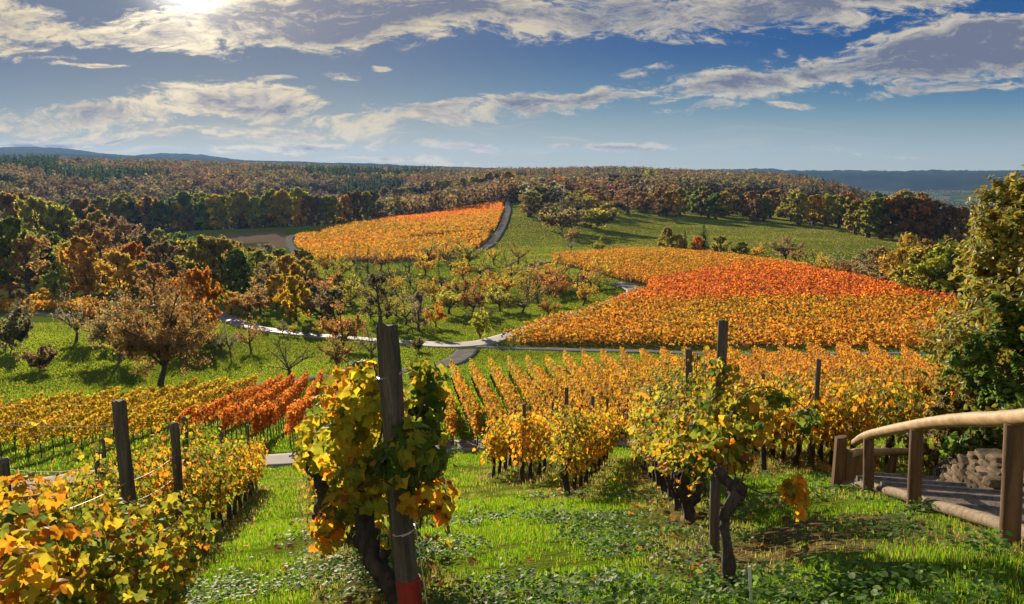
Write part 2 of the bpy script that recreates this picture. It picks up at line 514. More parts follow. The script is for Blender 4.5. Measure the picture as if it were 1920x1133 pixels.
M_VINE = leaf_mat('vine_leaf', 0.55, 0.6, 0.14, 1.45, spots=True)
M_LEAF = leaf_mat('tree_leaf', 0.7, 0.58, 0.05, 1.95)
M_GRASS = leaf_mat('grass_blade', 0.55, 0.55, 0.15, 1.5, False, sat=1.08)
M_CLOVER = leaf_mat('ground_leaf', 0.55, 0.5, 0.16, 1.6, False)
M_SHRUB = leaf_mat('shrub_leaf', 0.5, 0.45, 0.2, 1.5)
M_BARK = rough_mat('bark', (0.035, 0.026, 0.02), (0.09, 0.07, 0.055), (3, 3, 1.2), 0.9, 0.6)
M_VBARK = rough_mat('vine_bark', (0.022, 0.016, 0.012), (0.075, 0.055, 0.04), (30, 30, 7), 0.9, 0.9, dist=0.02)
M_POST = rough_mat('weathered_post', (0.055, 0.045, 0.034), (0.135, 0.112, 0.085), (30, 30, 2.0), 0.9, 1.0, c3=(0.018, 0.015, 0.012))
M_LOG = rough_mat('peeled_log', (0.24, 0.15, 0.065), (0.40, 0.27, 0.14), (16, 2.5, 16), 0.6, 0.4, c3=(0.22, 0.12, 0.05))
M_RAILP = rough_mat('rail_post', (0.085, 0.043, 0.02), (0.17, 0.09, 0.04), (18, 18, 2.0), 0.7, 0.5, c3=(0.08, 0.045, 0.025))
M_RED = rough_mat('red_paint', (0.32, 0.03, 0.02), (0.22, 0.02, 0.015), (20, 20, 6), 0.6, 0.3, c3=(0.12, 0.03, 0.02))
M_WIRE = rough_mat('wire', (0.45, 0.44, 0.42), (0.6, 0.58, 0.55), (50, 50, 50), 0.35, 0.0, spec=0.8)
M_EDGE = rough_mat('edge_log', (0.13, 0.095, 0.06), (0.27, 0.20, 0.13), (14, 14, 14), 0.85, 0.8, c3=(0.07, 0.055, 0.035))
M_STONE = rough_mat('wall_stone', (0.075, 0.058, 0.042), (0.19, 0.15, 0.11), (5, 5, 5), 0.95, 1.0, c3=(0.05, 0.055, 0.03), spec=0.05, tint=True, dist=0.02)
M_CONC = rough_mat('concrete_path', (0.13, 0.118, 0.105), (0.20, 0.185, 0.168), (0.8, 0.8, 0.8), 0.9, 0.3, c3=(0.12, 0.11, 0.09))
M_ROAD = rough_mat('field_road', (0.14, 0.13, 0.12), (0.23, 0.215, 0.20), (0.35, 0.35, 0.35), 0.72, 0.25, c3=(0.10, 0.095, 0.08))
M_TRACK = rough_mat('grey_track', (0.14, 0.13, 0.12), (0.22, 0.205, 0.19), (0.35, 0.35, 0.35), 0.95, 0.2, c3=(0.10, 0.095, 0.08), spec=0.0)
M_GRAVEL = rough_mat('step_gravel', (0.12, 0.092, 0.065), (0.22, 0.175, 0.125), (9, 9, 9), 0.9, 0.9, c3=(0.3, 0.27, 0.24))
M_PLANK = rough_mat('dark_board', (0.06, 0.05, 0.045), (0.14, 0.12, 0.11), (20, 4, 20), 0.7, 0.5)

# ------------------------------------------------------------------ layout of the place (photo pixels -> ground)
def P2(lst, **k):
    return [at(a, b, **k) for a, b in lst]


# near vine rows: (key, near base pixel, far base pixel, phrase)
NEAR_ROWS = [
    ('Z', (-560, 1240), (330, 918), 'far left row below the hillside'),
    ('A', (150, 1262), (484, 912), 'row left of the grass lane'),
    ('B', (775, 1185), (588, 898), 'row behind the thick post'),
    ('C', (925, 897), (978, 860), 'shortest row beyond the grass wedge'),
    ('D', (980, 908), (1058, 860), 'row starting at the bare stake post'),
    ('E', (1063, 934), (1140, 858), 'row whose first vine stands alone'),
    ('F', (1362, 1070), (1196, 862), 'row of the twin trunk vines'),
    ('G', (1432, 884), (1330, 845), 'first row left of the log handrail'),
    ('H', (1521, 884), (1405, 845), 'second row left of the log handrail'),
    ('I', (1592, 884), (1480, 842), 'row starting beside the plank post'),
    ('J', (1665, 872), (1550, 838), 'row seen through the handrail'),
    ('K', (1750, 866), (1620, 836), 'row beside the stone wall'),
]
NROW = {}
for key, a, b, ph in NEAR_ROWS:
    pa, pb = at(*a), at(*b)
    NROW[key] = (pa, pb, ph)

# lower vineyard between the two tracks: bases of near and far row ends
LOW_ROWS = []       # (near xyz, far xyz, palette, phrase)
red_near = [(345, 832), (424, 830), (482, 840), (545, 840), (607, 842), (668, 842)]
red_far = [(527, 742), (551, 741), (576, 739), (604, 737), (630, 735), (656, 733)]
for i, (a, b) in enumerate(zip(red_near, red_far)):
    LOW_ROWS.append((at(*a), at(*b), 'red', i))
rd = unit(LOW_ROWS[2][1] - LOW_ROWS[2][0])
p0n, p0f = LOW_ROWS[0][0], LOW_ROWS[0][1]
side = unit(np.array([rd[1], -rd[0], 0]))
for i in range(1, 17):                      # yellow rows to the left of the red ones
    n_ = p0n - side * 2.15 * i + rd * (-0.5 * i if i < 6 else -3)
    f_ = p0f - side * 2.15 * i - rd * 0.9 * i + rd * (3 if i < 4 else 0)
    LOW_ROWS.append((n_, f_, 'gold', i))
c_near = at(728, 842)
c_far = at(690, 728)
dirs_far = at(1690, 694)
near_r = at(1800, 800)
NC = 25
for i in range(NC):
    t = i / (NC - 1)
    n_ = c_near * (1 - t) + near_r * t
    n_ = n_ + np.array([0, -6.5 * math.sin(math.pi * min(t * 1.2, 1)) * 0.35, 0])
    f_ = c_far * (1 - t) + dirs_far * t + np.array([0, 9.0 * math.sin(math.pi * t) ** 1.0, 0])
    LOW_ROWS.append((n_, f_, 'mid', i))
for i in range(2):                          # two rows beyond the grass lane at the right edge
    t = 0.0
    n_ = near_r + (i + 1.9) * np.array([2.4, 0.6, 0])
    f_ = dirs_far + (i + 1.9) * np.array([2.6, -0.8, 0])
    LOW_ROWS.append((n_, f_, 'edge', i))

RIGHT_FIELD = P2([(938, 646), (1000, 620), (1095, 594), (1160, 572), (1205, 552), (1175, 530), (1110, 512), (1040, 496), (1035, 484), (1140, 477), (1250, 475),
                  (1330, 479), (1400, 488), (1475, 500), (1560, 522), (1660, 545), (1800, 574), (1850, 646), (1700, 661), (1300, 657)])
RED_STRIP = P2([(1120, 584), (1205, 555), (1215, 540), (1480, 507), (1560, 522), (1700, 553), (1800, 574), (1790, 582), (1560, 572), (1300, 574)])
HILL_FIELD = P2([(553, 446), (563, 474), (600, 492), (700, 492), (860, 484), (905, 470), (935, 430), (946, 396), (950, 377), (900, 383), (800, 402), (700, 418), (620, 430)])
HILL_RED = P2([(680, 421), (760, 409), (850, 395), (946, 382), (946, 400), (880, 406), (780, 419)])
FALLOW = P2([(335, 458), (420, 438), (530, 435), (540, 446), (538, 462), (480, 466), (400, 466)])

ROADS = [
    # name, pixels, width, offset, label words
    ('lower_path', [(-60, 930), (50, 914), (250, 886), (520, 866), (700, 850), (865, 838), (1165, 832), (1330, 824), (1500, 818), (1700, 812), (1900, 806)], 2.6, 'concrete'),
    ('field_track', [(300, 752), (412, 732), (500, 721), (640, 704), (780, 696), (840, 684), (868, 668), (878, 655)], 2.6, 'road'),
    ('valley_road', [(280, 573), (340, 574), (400, 584), (430, 599), (470, 615), (540, 625), (640, 634), (740, 642), (800, 646), (860, 650), (905, 646), (940, 634), (1000, 613),
                     (1100, 584), (1160, 562), (1192, 548), (1178, 538), (1150, 532)], 2.7, 'road'),
    ('cross_track', [(880, 652), (940, 653), (1050, 657), (1250, 662), (1500, 667), (1700, 664), (1850, 660)], 1.5, 'road'),
    ('hill_road', [(890, 476), (915, 463), (932, 444), (945, 420), (953, 398), (952, 384), (953, 376)], 3.0, 'road'),
    ('bend_road', [(575, 500), (556, 478), (545, 462), (543, 450), (553, 441), (580, 436)], 2.7, 'road'),
    ('orchard_lane', [(1032, 494), (1018, 492), (1000, 500), (985, 512)], 2.6, 'road'),
    ('side_lane', [(150, 594), (70, 590), (10, 590)], 2.5, 'road'),
]
road_lines = {}
for nm, px, w, kind in ROADS:
    road_lines[nm] = spline(P2(px), 26 * len(px))

# ------------------------------------------------------------------ ground sheet
gx, gy = GX, GY
rr = np.hypot(gx, gy)
aa = np.degrees(np.arctan2(gx, gy))
n1, n2 = fbm(gx / 9, gy / 9, 4, 1), fbm(gx / 45, gy / 45, 3, 2)
GREEN = np.array([0.10, 0.145, 0.018])
base = np.ones(gx.shape + (3,)) * GREEN
dry = np.clip((n1 - 0.5) * 3, 0, 1)[..., None]
base = base * (1 - 0.35 * dry) + np.array([0.14, 0.13, 0.035]) * 0.35 * dry
base *= (0.75 + 0.5 * n2)[..., None]


def blend(maskf, col, amt=1.0):
    global base
    k_ = np.clip(maskf, 0, 1)[..., None] * amt
    base = base * (1 - k_) + np.array(col) * k_


blend(inside(FALLOW, gx, gy) * 1.0, (0.17, 0.125, 0.09))
blend(inside(RIGHT_FIELD, gx, gy) * 1.0, (0.085, 0.075, 0.025), 0.8)
blend(inside(HILL_FIELD, gx, gy) * 1.0, (0.09, 0.07, 0.02), 0.8)
wood_l = (aa < -10.5) & (rr > 440)
wood_c = (aa >= -10.5) & (aa < 9) & (rr > 470)
wood_r = (aa >= 9) & (aa < 26.5) & (rr > 440) & (rr < 1350)
left_wood = (aa < -17) & (rr > 170) & (rr < 330)
WOODM = wood_l | wood_c | wood_r
blend(WOODM * (rr < 2400) * 1.0, (0.045, 0.035, 0.018))
blend(left_wood * 1.0, (0.05, 0.05, 0.018), 0.8)


def seg_dist(x, y, a, b):
    d = (b - a)[:2]
    L2 = (d * d).sum()
    t = np.clip(((x - a[0]) * d[0] + (y - a[1]) * d[1]) / L2, 0, 1)
    return np.hypot(x - a[0] - t * d[0], y - a[1] - t * d[1])


nearm = rr < 60
for key, (pa, pb, ph) in NROW.items():
    d = seg_dist(gx, gy, pa, pb) + (n1 - 0.5) * 0.5
    blend(nearm * np.clip(1.15 - d / 0.5, 0, 1), (0.13, 0.095, 0.05), 0.75)
for px_, py_, rad_ in ((1430, 1045, .55), (1600, 985, .8), (1700, 1010, .7), (1450, 1000, .4)):
    pt_ = at(px_, py_)
    blend(np.exp(-((gx - pt_[0]) ** 2 + (gy - pt_[1]) ** 2) / rad_ ** 2) * nearm * 1.3, (0.16, 0.11, 0.06), 0.8)
far_m = (rr > 1400)
vor = fbm(gx / 420, gy / 260, 2, 5)
patch = np.floor(vor * 14) % 4
for k_, c_ in ((0, (0.09, 0.13, 0.035)), (1, (0.16, 0.14, 0.06)), (2, (0.05, 0.08, 0.025)), (3, (0.12, 0.15, 0.05))):
    blend((far_m & (patch == k_)) * 1.0, c_)
woods = fbm(gx / 300, gy / 180, 3, 21)
blend(far_m * np.clip((woods - 0.52) * 14, 0, 1), (0.025, 0.035, 0.015))

na, nr = gx.shape
idx = np.arange(na * nr).reshape(na, nr)
F = np.stack([idx[:-1, :-1], idx[1:, :-1], idx[1:, 1:], idx[:-1, 1:]], -1).reshape(-1, 4)
Vt = np.stack([gx, gy, GZ], -1).reshape(-1, 3)
g = Geo()
g.add(Vt, F[:, ::-1], base.reshape(-1, 3))
cen = np.vstack([[0, 0, GZ[:, 0].mean()], Vt[idx[:, 0]]])
e = np.arange(1, na)
g.add(cen, np.stack([np.zeros(na - 1, int), e + 1, e], 1), GREEN)
m, n = new_mat('meadow')
c = n.n('ShaderNodeAttribute', attribute_name='tint').outputs['Color']
pos = n.n('ShaderNodeNewGeometry').outputs['Position']
a1 = n.noise(pos, 0.35, 6, 0.65)
a2 = n.noise(pos, 3.2, 6, 0.7)
a3 = n.noise(pos, 22.0, 4, 0.7)
c = n.mix(1.0, c, n.mix(a1, (0.62, 0.66, 0.55), (1.38, 1.34, 1.3)), 'MULTIPLY')
c = n.mix(1.0, c, n.mix(a2, (0.6, 0.62, 0.6), (1.4, 1.36, 1.3)), 'MULTIPLY')
hgt = n.m('ADD', n.m('MULTIPLY', a2, 0.25), n.m('MULTIPLY', a3, 0.05))
bp = n.n('ShaderNodeBump', {'Strength': 0.9, 'Distance': 1.0, 'Height': hgt})
p = n.n('ShaderNodeBsdfPrincipled', {'Base Color': c, 'Roughness': 0.9, 'Specular IOR Level': 0.0, 'Normal': bp.outputs[0]})
n.n('ShaderNodeOutputMaterial', {0: p.outputs[0]})
tag(g.build('ground', m, smooth=True), kind='structure')

# ------------------------------------------------------------------ roads and paths
road_mask = np.zeros(0)
for nm, px, w, kind in ROADS:
    L = road_lines[nm]
    seg = np.linalg.norm(np.diff(L[:, :2], axis=0), axis=1)
    s = np.concatenate([[0], np.cumsum(seg)])
    r_ = np.hypot(L[:, 0], L[:, 1])
    n_s = int(min(400, max(20, s[-1] / (0.5 if r_.min() < 60 else 1.2))))
    q = np.stack([np.interp(np.linspace(0, s[-1], n_s), s, L[:, i]) for i in range(2)], 1)
    kk = np.ones(7) / 7
    q = np.stack([np.convolve(np.pad(q[:, i], 3, mode='edge'), kk, 'valid') for i in range(2)], 1)
    t = unit(np.gradient(q, axis=0))
    nn = np.stack([-t[:, 1], t[:, 0]], 1)
    ww = w * (1 + 0.10 * (fbm(np.arange(n_s) / 9.0, np.zeros(n_s), 3, 4) - 0.5))
    if nm in ('valley_road',):
        jx = np.hypot(q[:, 0] - at(885, 650)[0], q[:, 1] - at(885, 650)[1])
        ww = ww * (1 + 0.9 * np.exp(-(jx / 5.5) ** 2))
    rows = []
    lat = np.linspace(-0.5, 0.5, 7)
    off = 0.05 + 0.0012 * np.hypot(q[:, 0], q[:, 1])
    if nm == 'cross_track' or nm == 'field_track':
        off = off + 0.012
    for l in lat:
        xy = q + nn * (ww * l)[:, None]
        z = zt(xy[:, 0], xy[:, 1]) + off - 0.02 * abs(l) * 2
        rows.append(np.column_stack([xy, z]))
    sk0, sk1 = rows[0].copy(), rows[-1].copy()
    sk0[:, 2] -= 0.35
    sk1[:, 2] -= 0.35
    rows = np.array([sk0] + rows + [sk1])
    k_ = rows.shape[0]
    ii = np.arange(k_ * n_s).reshape(k_, n_s)
    F = np.stack([ii[:-1, :-1], ii[:-1, 1:], ii[1:, 1:], ii[1:, :-1]], -1).reshape(-1, 4)
    tag(Geo().add(rows.reshape(-1, 3), F[:, ::-1]).build(nm, M_CONC if kind == 'concrete' else (M_ROAD if nm == 'valley_road' else M_TRACK), smooth=True), kind='structure')


def road_dist(x, y):
    d = np.full(np.shape(x), 1e9)
    for nm, px, w, kind in ROADS:
        L = road_lines[nm][::4]
        for a, b in zip(L[:-1], L[1:]):
            mx, my = (a[:2] + b[:2]) / 2
            d = np.minimum(d, seg_dist(x, y, a, b) - w / 2)
    return d


# ------------------------------------------------------------------ far ridges on the horizon
M_FAR = rough_mat('far_forest', (0.018, 0.028, 0.014), (0.05, 0.055, 0.025), (0.004, 0.004, 0.004), 1.0, 0.0, spec=0.0)


def ridge(name, pts, r, depth, zb, seed, jag=0.0):
    px = np.linspace(pts[0][0], pts[-1][0], 260)
    py = np.interp(px, [a for a, b in pts], [b for a, b in pts])
    py = py - jag * (fbm(px / 14, px * 0, 4, seed) - 0.5) - jag * 0.4 * (vnoise(px / 2.2, px * 0, seed) - 0.5)
    top = np.array([at_r(a, b, r) for a, b in zip(px, py)])
    rows = []
    for dr, f in ((-depth, 0), (-depth * .62, .35), (-depth * .3, .75), (0, 1), (depth * .5, .6), (depth, 0)):
        k_ = (r + dr) / r
        n_ = (fbm(px / 30, px * 0 + dr / 300, 3, seed + 2) - 0.5) * 0.12 * (0 < f < 1)
        z = zb + (top[:, 2] - zb) * np.clip(f + n_, 0, 1)
        rows.append(np.column_stack([top[:, 0] * k_, top[:, 1] * k_, z]))
    rows = np.array(rows)
    k_, n_s = rows.shape[:2]
    ii = np.arange(k_ * n_s).reshape(k_, n_s)
    F = np.stack([ii[:-1, :-1], ii[:-1, 1:], ii[1:, 1:], ii[1:, :-1]], -1).reshape(-1, 4)
    tag(Geo().add(rows.reshape(-1, 3), F).build(name, M_FAR, smooth=True), kind='structure')
    print(name, rows[..., 2].max())


ridge('blue_mountains', [(-250, 272), (0, 276), (60, 275), (130, 279), (195, 288), (250, 292), (300, 287), (380, 290), (440, 299), (520, 303), (600, 306), (700, 311), (900, 316)], 4250, 650, -90, 31, 2.0)
ridge('wooded_hills', [(-250, 290), (0, 290), (120, 288), (200, 292), (260, 294), (480, 302), (540, 302), (600, 305), (690, 306), (780, 311), (900, 314), (1000, 318)], 3300, 500, -90, 33, 2.0)
ridge('pale_mountains', [(1200, 323), (1330, 318), (1420, 316), (1500, 320), (1600, 319), (1700, 321), (1760, 318), (1850, 321), (1910, 319), (2150, 321)], 4700, 300, -110, 37, 3.5)
ridge('blue_ridge', [(1330, 322), (1480, 321), (1560, 322), (1700, 324), (1800, 325), (1920, 326), (2150, 327)], 4000, 330, -84, 39, 1.5)

# ------------------------------------------------------------------ haze
hz = Geo()
zb_, zt_, S = float(GZ.min()) - 1.0, 136.0, 5300.0
cv = np.array([(x, y, z) for x in (-S, S) for y in (-S, S) for z in (zb_, zt_)])
hz.add(cv, [(0, 1, 3, 2), (4, 6, 7, 5), (0, 4, 5, 1), (2, 3, 7, 6), (0, 2, 6, 4), (1, 5, 7, 3)])
m, n = new_mat('haze')
vol = n.n('ShaderNodeVolumePrincipled', {'Color': (0.26, 0.5, 1.0, 1), 'Density': 0.00005, 'Anisotropy': 0.3})
n.n('ShaderNodeOutputMaterial', {1: vol.outputs[0]})
tag(hz.build('haze', m), kind='stuff')

# ------------------------------------------------------------------ palettes (leaf base colours, linear)
PAL = {
    'sunny': [((0.36, 0.31, 0.020), 4.5), ((0.24, 0.25, 0.022), 3.0), ((0.12, 0.16, 0.02), 1.2), ((0.54, 0.37, 0.02), 2.6), ((0.57, 0.24, 0.015), 1.0)],
    'near': [((0.30, 0.26, 0.020), 4.2), ((0.17, 0.19, 0.022), 3.8), ((0.075, 0.115, 0.018), 2.2), ((0.44, 0.30, 0.02), 2.2), ((0.50, 0.20, 0.015), 1.4), ((0.22, 0.09, 0.02), .6)],
    'nearorange': [((0.34, 0.28, 0.02), 3), ((0.18, 0.19, 0.02), 1.6), ((0.52, 0.30, 0.02), 3.6), ((0.55, 0.20, 0.015), 2.6), ((0.22, 0.09, 0.02), .7)],
    'green': [((0.14, 0.19, 0.022), 3), ((0.06, 0.10, 0.016), 3.5), ((0.27, 0.26, 0.02), 2), ((0.48, 0.32, 0.02), .6)],
    'gold': [((0.50, 0.32, 0.02), 4), ((0.40, 0.29, 0.02), 3), ((0.19, 0.17, 0.02), 1.6), ((0.50, 0.20, 0.015), 1.4)],
    'mid': [((0.43, 0.22, 0.015), 4), ((0.32, 0.20, 0.02), 3), ((0.19, 0.15, 0.02), 1.5), ((0.47, 0.165, 0.015), 2)],
    'olive': [((0.33, 0.24, 0.02), 4), ((0.20, 0.17, 0.02), 3), ((0.46, 0.25, 0.02), 3), ((0.12, 0.12, 0.02), 1.2)],
    'amber': [((0.44, 0.20, 0.018), 5), ((0.37, 0.20, 0.022), 3), ((0.46, 0.145, 0.018), 2.2), ((0.18, 0.13, 0.02), 1)],
    'red': [((0.49, 0.145, 0.02), 5), ((0.50, 0.20, 0.02), 4), ((0.36, 0.08, 0.014), 1.5)],
    'crimson': [((0.47, 0.115, 0.022), 5), ((0.50, 0.17, 0.02), 4), ((0.34, 0.07, 0.012), 1.5)],
    'brown': [((0.22, 0.10, 0.03), 4), ((0.14, 0.07, 0.03), 3)],
}


def pick(pal, n, q=rng, var=0.22):
    cs = np.array([c for c, w in PAL[pal]])
    w = np.array([w for c, w in PAL[pal]], float)
    c = cs[q.choice(len(cs), n, p=w / w.sum())]
    return c * (1 + var * (q.random((n, 1)) - 0.5) * 2) * (1 + 0.16 * (q.random((n, 3)) - 0.5))


def ordn(i):
    w = ['first', 'second', 'third', 'fourth', 'fifth', 'sixth', 'seventh', 'eighth', 'ninth', 'tenth', 'eleventh', 'twelfth']
    if i <= 12:
        return w[i - 1]
    return f"{i}{'th' if 10 <= i % 100 <= 20 else {1: 'st', 2: 'nd', 3: 'rd'}.get(i % 10, 'th')}"


# ------------------------------------------------------------------ one grapevine (row runs along local Y)
def vine_parts(seed, lod, pal, h0=0.62, h1=1.55, half=0.62, nleaf=300, size=0.075, depth=0.26, nshoot=7, lean=0.0, trunk_r=0.04, double=False, thin=0.0):
    q = np.random.default_rng(seed)
    # trunk
    tg = Geo()
    heads = [(-0.16, 0.10), (0.20, -0.05)] if double else [(0.0, 0.0)]
    for hy, hx in heads:
        k_ = 9 if lod == 0 else 5
        t = np.linspace(0, 1, k_)
        wob = 0.09 if lod == 0 else 0.05
        p = np.column_stack([hx * t * 1.2 + wob * np.sin(t * 5 + q.random() * 6) * t, hy * np.sin(t * 1.9) * 1.5 + lean * (1 - t) + wob * np.sin(t * 6.5 + q.random() * 6) * (0.25 + t), -0.12 + (h0 + 0.16) * t])
        rad = trunk_r * (1.35 - 0.55 * t + 0.5 * np.exp(-((t - 0.93) / 0.12) ** 2)) * (1 + 0.22 * (q.random(k_) - 0.5))
        tube(tg, spline(p, k_ * (3 if lod == 0 else 1)), np.interp(np.linspace(0, 1, k_ * (3 if lod == 0 else 1)), t, rad), 9 if lod == 0 else 5, rough=0.35, seed=seed)
    # arms and shoots
    cg = Geo()
    top = p[-1]
    shoots = []
    for s_ in (-1, 1):
        a = np.array([top, top + [0, s_ * half * 0.5, 0.09], top + [0.02, s_ * half, 0.03]])
        tube(cg, spline(a, 6), [0.017, 0.015, 0.013, 0.011, 0.009, 0.007] if lod < 2 else 0.012, 5 if lod == 0 else 3, rough=0.3 * (lod == 0), seed=seed)
    for i in range(nshoot):
        y = -half + 2 * half * (i + 0.5) / nshoot + 0.1 * (q.random() - 0.5)
        b = np.array([top[0], y, h0 + 0.05])
        hh = h1 * ((0.82 + 0.3 * q.random()) if nshoot == 7 else (0.90 + 0.15 * q.random()))
        e = np.array([top[0] + depth * 0.9 * (q.random() - 0.5), y + 0.35 * (q.random() - 0.5), hh])
        mid = (b + e) / 2 + np.array([0.12, 0.12, 0]) * (q.random(3) - 0.5)
        pts = [b, mid, e]
        if q.random() < 0.45:                                   # tip hangs over
            pts.append(e + np.array([0.35 * (q.random() - 0.5) * 1.6, 0.25 * (q.random() - 0.5), -0.12 - 0.2 * q.random()]))
        sp = spline(pts, 9)
        shoots.append(sp)
        tube(cg, sp, np.linspace(0.006, 0.0025, 9), 3)
    # leaves
    fg = Geo()
    si = q.integers(0, nshoot, nleaf)
    tt = q.random(nleaf) ** 0.9
    S = np.array(shoots)
    fi = tt * 8
    i0 = np.clip(fi.astype(int), 0, 7)
    fr = (fi - i0)[:, None]
    P = S[si, i0] * (1 - fr) + S[si, i0 + 1] * fr
    out = q.choice([-1.0, 1.0], nleaf)
    off = np.column_stack([out * np.abs(q.normal(0.0, depth * 0.55, nleaf)), q.normal(0, 0.09, nleaf), q.normal(-0.04, 0.08, nleaf)])
    P = P + off
    low = q.random(nleaf) < 0.10
    P[low, 2] = h0 - 0.02 + q.random(low.sum()) * 0.22
    N = np.column_stack([out * 0.9 + q.normal(0, 0.5, nleaf), q.normal(0, 0.65, nleaf), 0.35 + q.normal(0, 0.45, nleaf)])
    tip = np.column_stack([out * 0.35 + q.normal(0, .35, nleaf), q.normal(0, .5, nleaf), -0.9 + q.normal(0, .35, nleaf)])
    c = pick(pal, nleaf, q)
    hfrac = np.clip((P[:, 2] - h0) / (h1 - h0), 0, 1)
    age = q.random(nleaf) < (0.30 * (1 - hfrac))
    c[age] = pick('nearorange' if pal.startswith('near') or pal == 'green' else pal, age.sum(), q)
    sz = size * (0.6 + 0.65 * q.random(nleaf)) * (1 - 0.25 * hfrac)
    leaves(fg, P, N, sz, (T_GRAPE, T_LOBE, T_CARD)[lod], c, tip, q)
    return tg, cg, fg


def vine_proto(pal, lod, n, **kw):
    out = []
    for i in range(n):
        a, b, c = vine_parts(1000 + 17 * i + sum(map(ord, pal)) + lod * 7, lod, pal, **kw)
        out.append((a.mesh('vine_trunk', M_VBARK, True), b.mesh('vine_cane', M_VBARK, True), c.mesh('vine_foliage', M_VINE)))
    return out


def put_vine(meshes, pos, heading, label, group, shade=1.0, sc=1.0, q=rng):
    r = empty('grapevine', pos, -heading)
    r.scale = (sc, sc, sc)
    tag(r, label, 'grapevine', group)
    for nm, me in zip(('trunk', 'cane', 'foliage'), meshes):
        o = link(nm, me, r)
        v = shade * (0.88 + 0.24 * q.random())
        o.color = (v * (0.95 + 0.1 * q.random()), v, v, 1) if nm == 'foliage' else (1, 1, 1, 1)
    return r


VP = {
    'near': vine_proto('near', 0, 5, nleaf=860, size=0.044, h1=1.32),
    'nearorange': vine_proto('nearorange', 0, 3, nleaf=820, size=0.044, h1=1.30),
    'green': vine_proto('green', 0, 2, nleaf=560, size=0.055, depth=0.3, h1=1.25),
    'near1': vine_proto('near', 1, 5, nleaf=560, size=0.058, h1=1.36),
    'orange1': vine_proto('nearorange', 1, 5, nleaf=540, size=0.058, h1=1.34),
    'red2': vine_proto('red', 1, 4, nleaf=320, size=0.085, h0=0.85, h1=1.68, nshoot=6, trunk_r=0.025, depth=0.10),
    'gold2': vine_proto('gold', 1, 5, nleaf=290, size=0.092, h0=0.82, h1=1.66, nshoot=6, trunk_r=0.025, depth=0.10),
    'mid2': vine_proto('mid', 1, 5, nleaf=290, size=0.092, h0=0.78, h1=1.70, nshoot=6, trunk_r=0.025, depth=0.10),
}

n_ind = 0
POSTS = []          # (xyz, height, radius, lean, label, key)
for key, (pa, pb, ph) in NROW.items():
    d = (pb - pa)[:2]
    L = float(np.hypot(*d))
    d = d / L
    heading = math.atan2(d[0], d[1])
    q = np.random.default_rng(ord(key))
    sp_ = 1.15
    k_ = int(L / sp_)
    first = {'A': 1.0, 'Z': 1.0}.get(key, 0.0)
    cnt = 0
    for i in range(k_ + 1):
        s = i * sp_ + (0.12 * (q.random() - 0.5) if i else 0.0)
        if key == 'B' and i == 0:
            s = 0.34
        if key == 'F' and i == 0:
            s = -0.12
        xy = pa[:2] + d * s
        if xy[1] < 1.2 or (key == 'F' and i in (0, 1)) or (key == 'B' and i == 0):
            continue
        r_ = float(np.hypot(*xy))
        az_ = math.degrees(math.atan2(*xy))
        if az_ < -44 or r_ < 2.0 or az_ > 33:
            continue
        z = float(zt(*xy))
        near_ = r_ < 11.5
        if near_:
            if key in 'Z':
                pool = VP['nearorange']
            elif key == 'A':
                pool = VP['near'] + VP['nearorange'][:1] if r_ > 4.6 else VP['nearorange'] + VP['near'][:2]
            elif key == 'B':
                pool = VP['near'] if i > 0 else VP['green']
            else:
                pool = VP['near'] + VP['nearorange']
        else:
            pool = VP['near1'] if (key in 'BF' and r_ < 17) else VP['near1'][:2] + VP['orange1']
        cnt += 1
        me = pool[int(q.integers(len(pool)))]
        put_vine(me, (xy[0], xy[1], z), heading, f'{ordn(cnt)} vine from the near end of the {ph}', 'grapevines of the near slope', sc=(0.94 + 0.14 * q.random()) * ((0.72 if key in 'AZ' and r_ < (5.4 if key == 'A' else 7.2) else (0.9 if key in 'AZ' and r_ > 13 else 1.0))), q=q)
        n_ind += 1
    # posts: every fourth vine
    for j, s in enumerate(np.arange(0, L, 4.6)):
        xy = pa[:2] + d * (s + (0.25 if j else 0.0))
        az_ = math.degrees(math.atan2(*xy))
        if xy[1] < 2.0 or az_ < -44 or az_ > 34 or (key in 'AZB' and j == 0) or (key == 'F' and j < 2) or (key in 'ECGIKJ' and j == 0) or (key in 'GIKJ'):
            continue
        POSTS.append((xy, 1.72 + 0.12 * q.random(), 0.036, 0.02 * q.normal(size=2), f'grey post, {ordn(j + 1)} from the near end of the {ph}', key))
print('near vines', n_ind)


# ------------------------------------------------------------------ vineyard posts
def post_mesh(seed, h, r, sides=14, chip=0.5, red=False):
    q = np.random.default_rng(seed)
    t = np.linspace(-0.35, h, 16)
    g_ = Geo()
    pts = np.column_stack([0.012 * np.sin(t * 1.7 + seed), 0.010 * np.sin(t * 2.3 + seed * 2), t])
    tube(g_, pts, r * (1.06 - 0.10 * (t / h)), sides, rough=0.13, seed=seed)
    v = g_.v[0]
    topm = np.arange(len(v)) >= len(v) - sides
    v[topm, 2] += chip * r * 0.6 * (q.random(topm.sum()) - 0.7) + 0.35 * v[topm, 0]
    g_.v[2][-1, 2] += 0.01
    g_.v[2][:-1] = v[topm]
    return g_


def put_post(xy, h, r, lean, label, key='', seed=0, mesh=None, nm='vine_post'):
    z = float(zt(*xy))
    o = link(nm, mesh or post_mesh(seed, h, r).mesh('vine_post', M_POST, True))
    o.location = (xy[0], xy[1], z)
    o.rotation_euler = (lean[0], lean[1], seed * 1.3)
    tag(o, label, 'post', 'wooden posts in the vine rows')
    return o


pm = [post_mesh(60 + i, 1.75, 0.036).mesh('vine_post', M_POST, True) for i in range(4)]
for i, (xy, h, r, lean, lab, key) in enumerate(POSTS):
    o = put_post(xy, h, r, lean, lab, key, i, pm[i % 4])
    o.scale = (1, 1, h / 1.75)

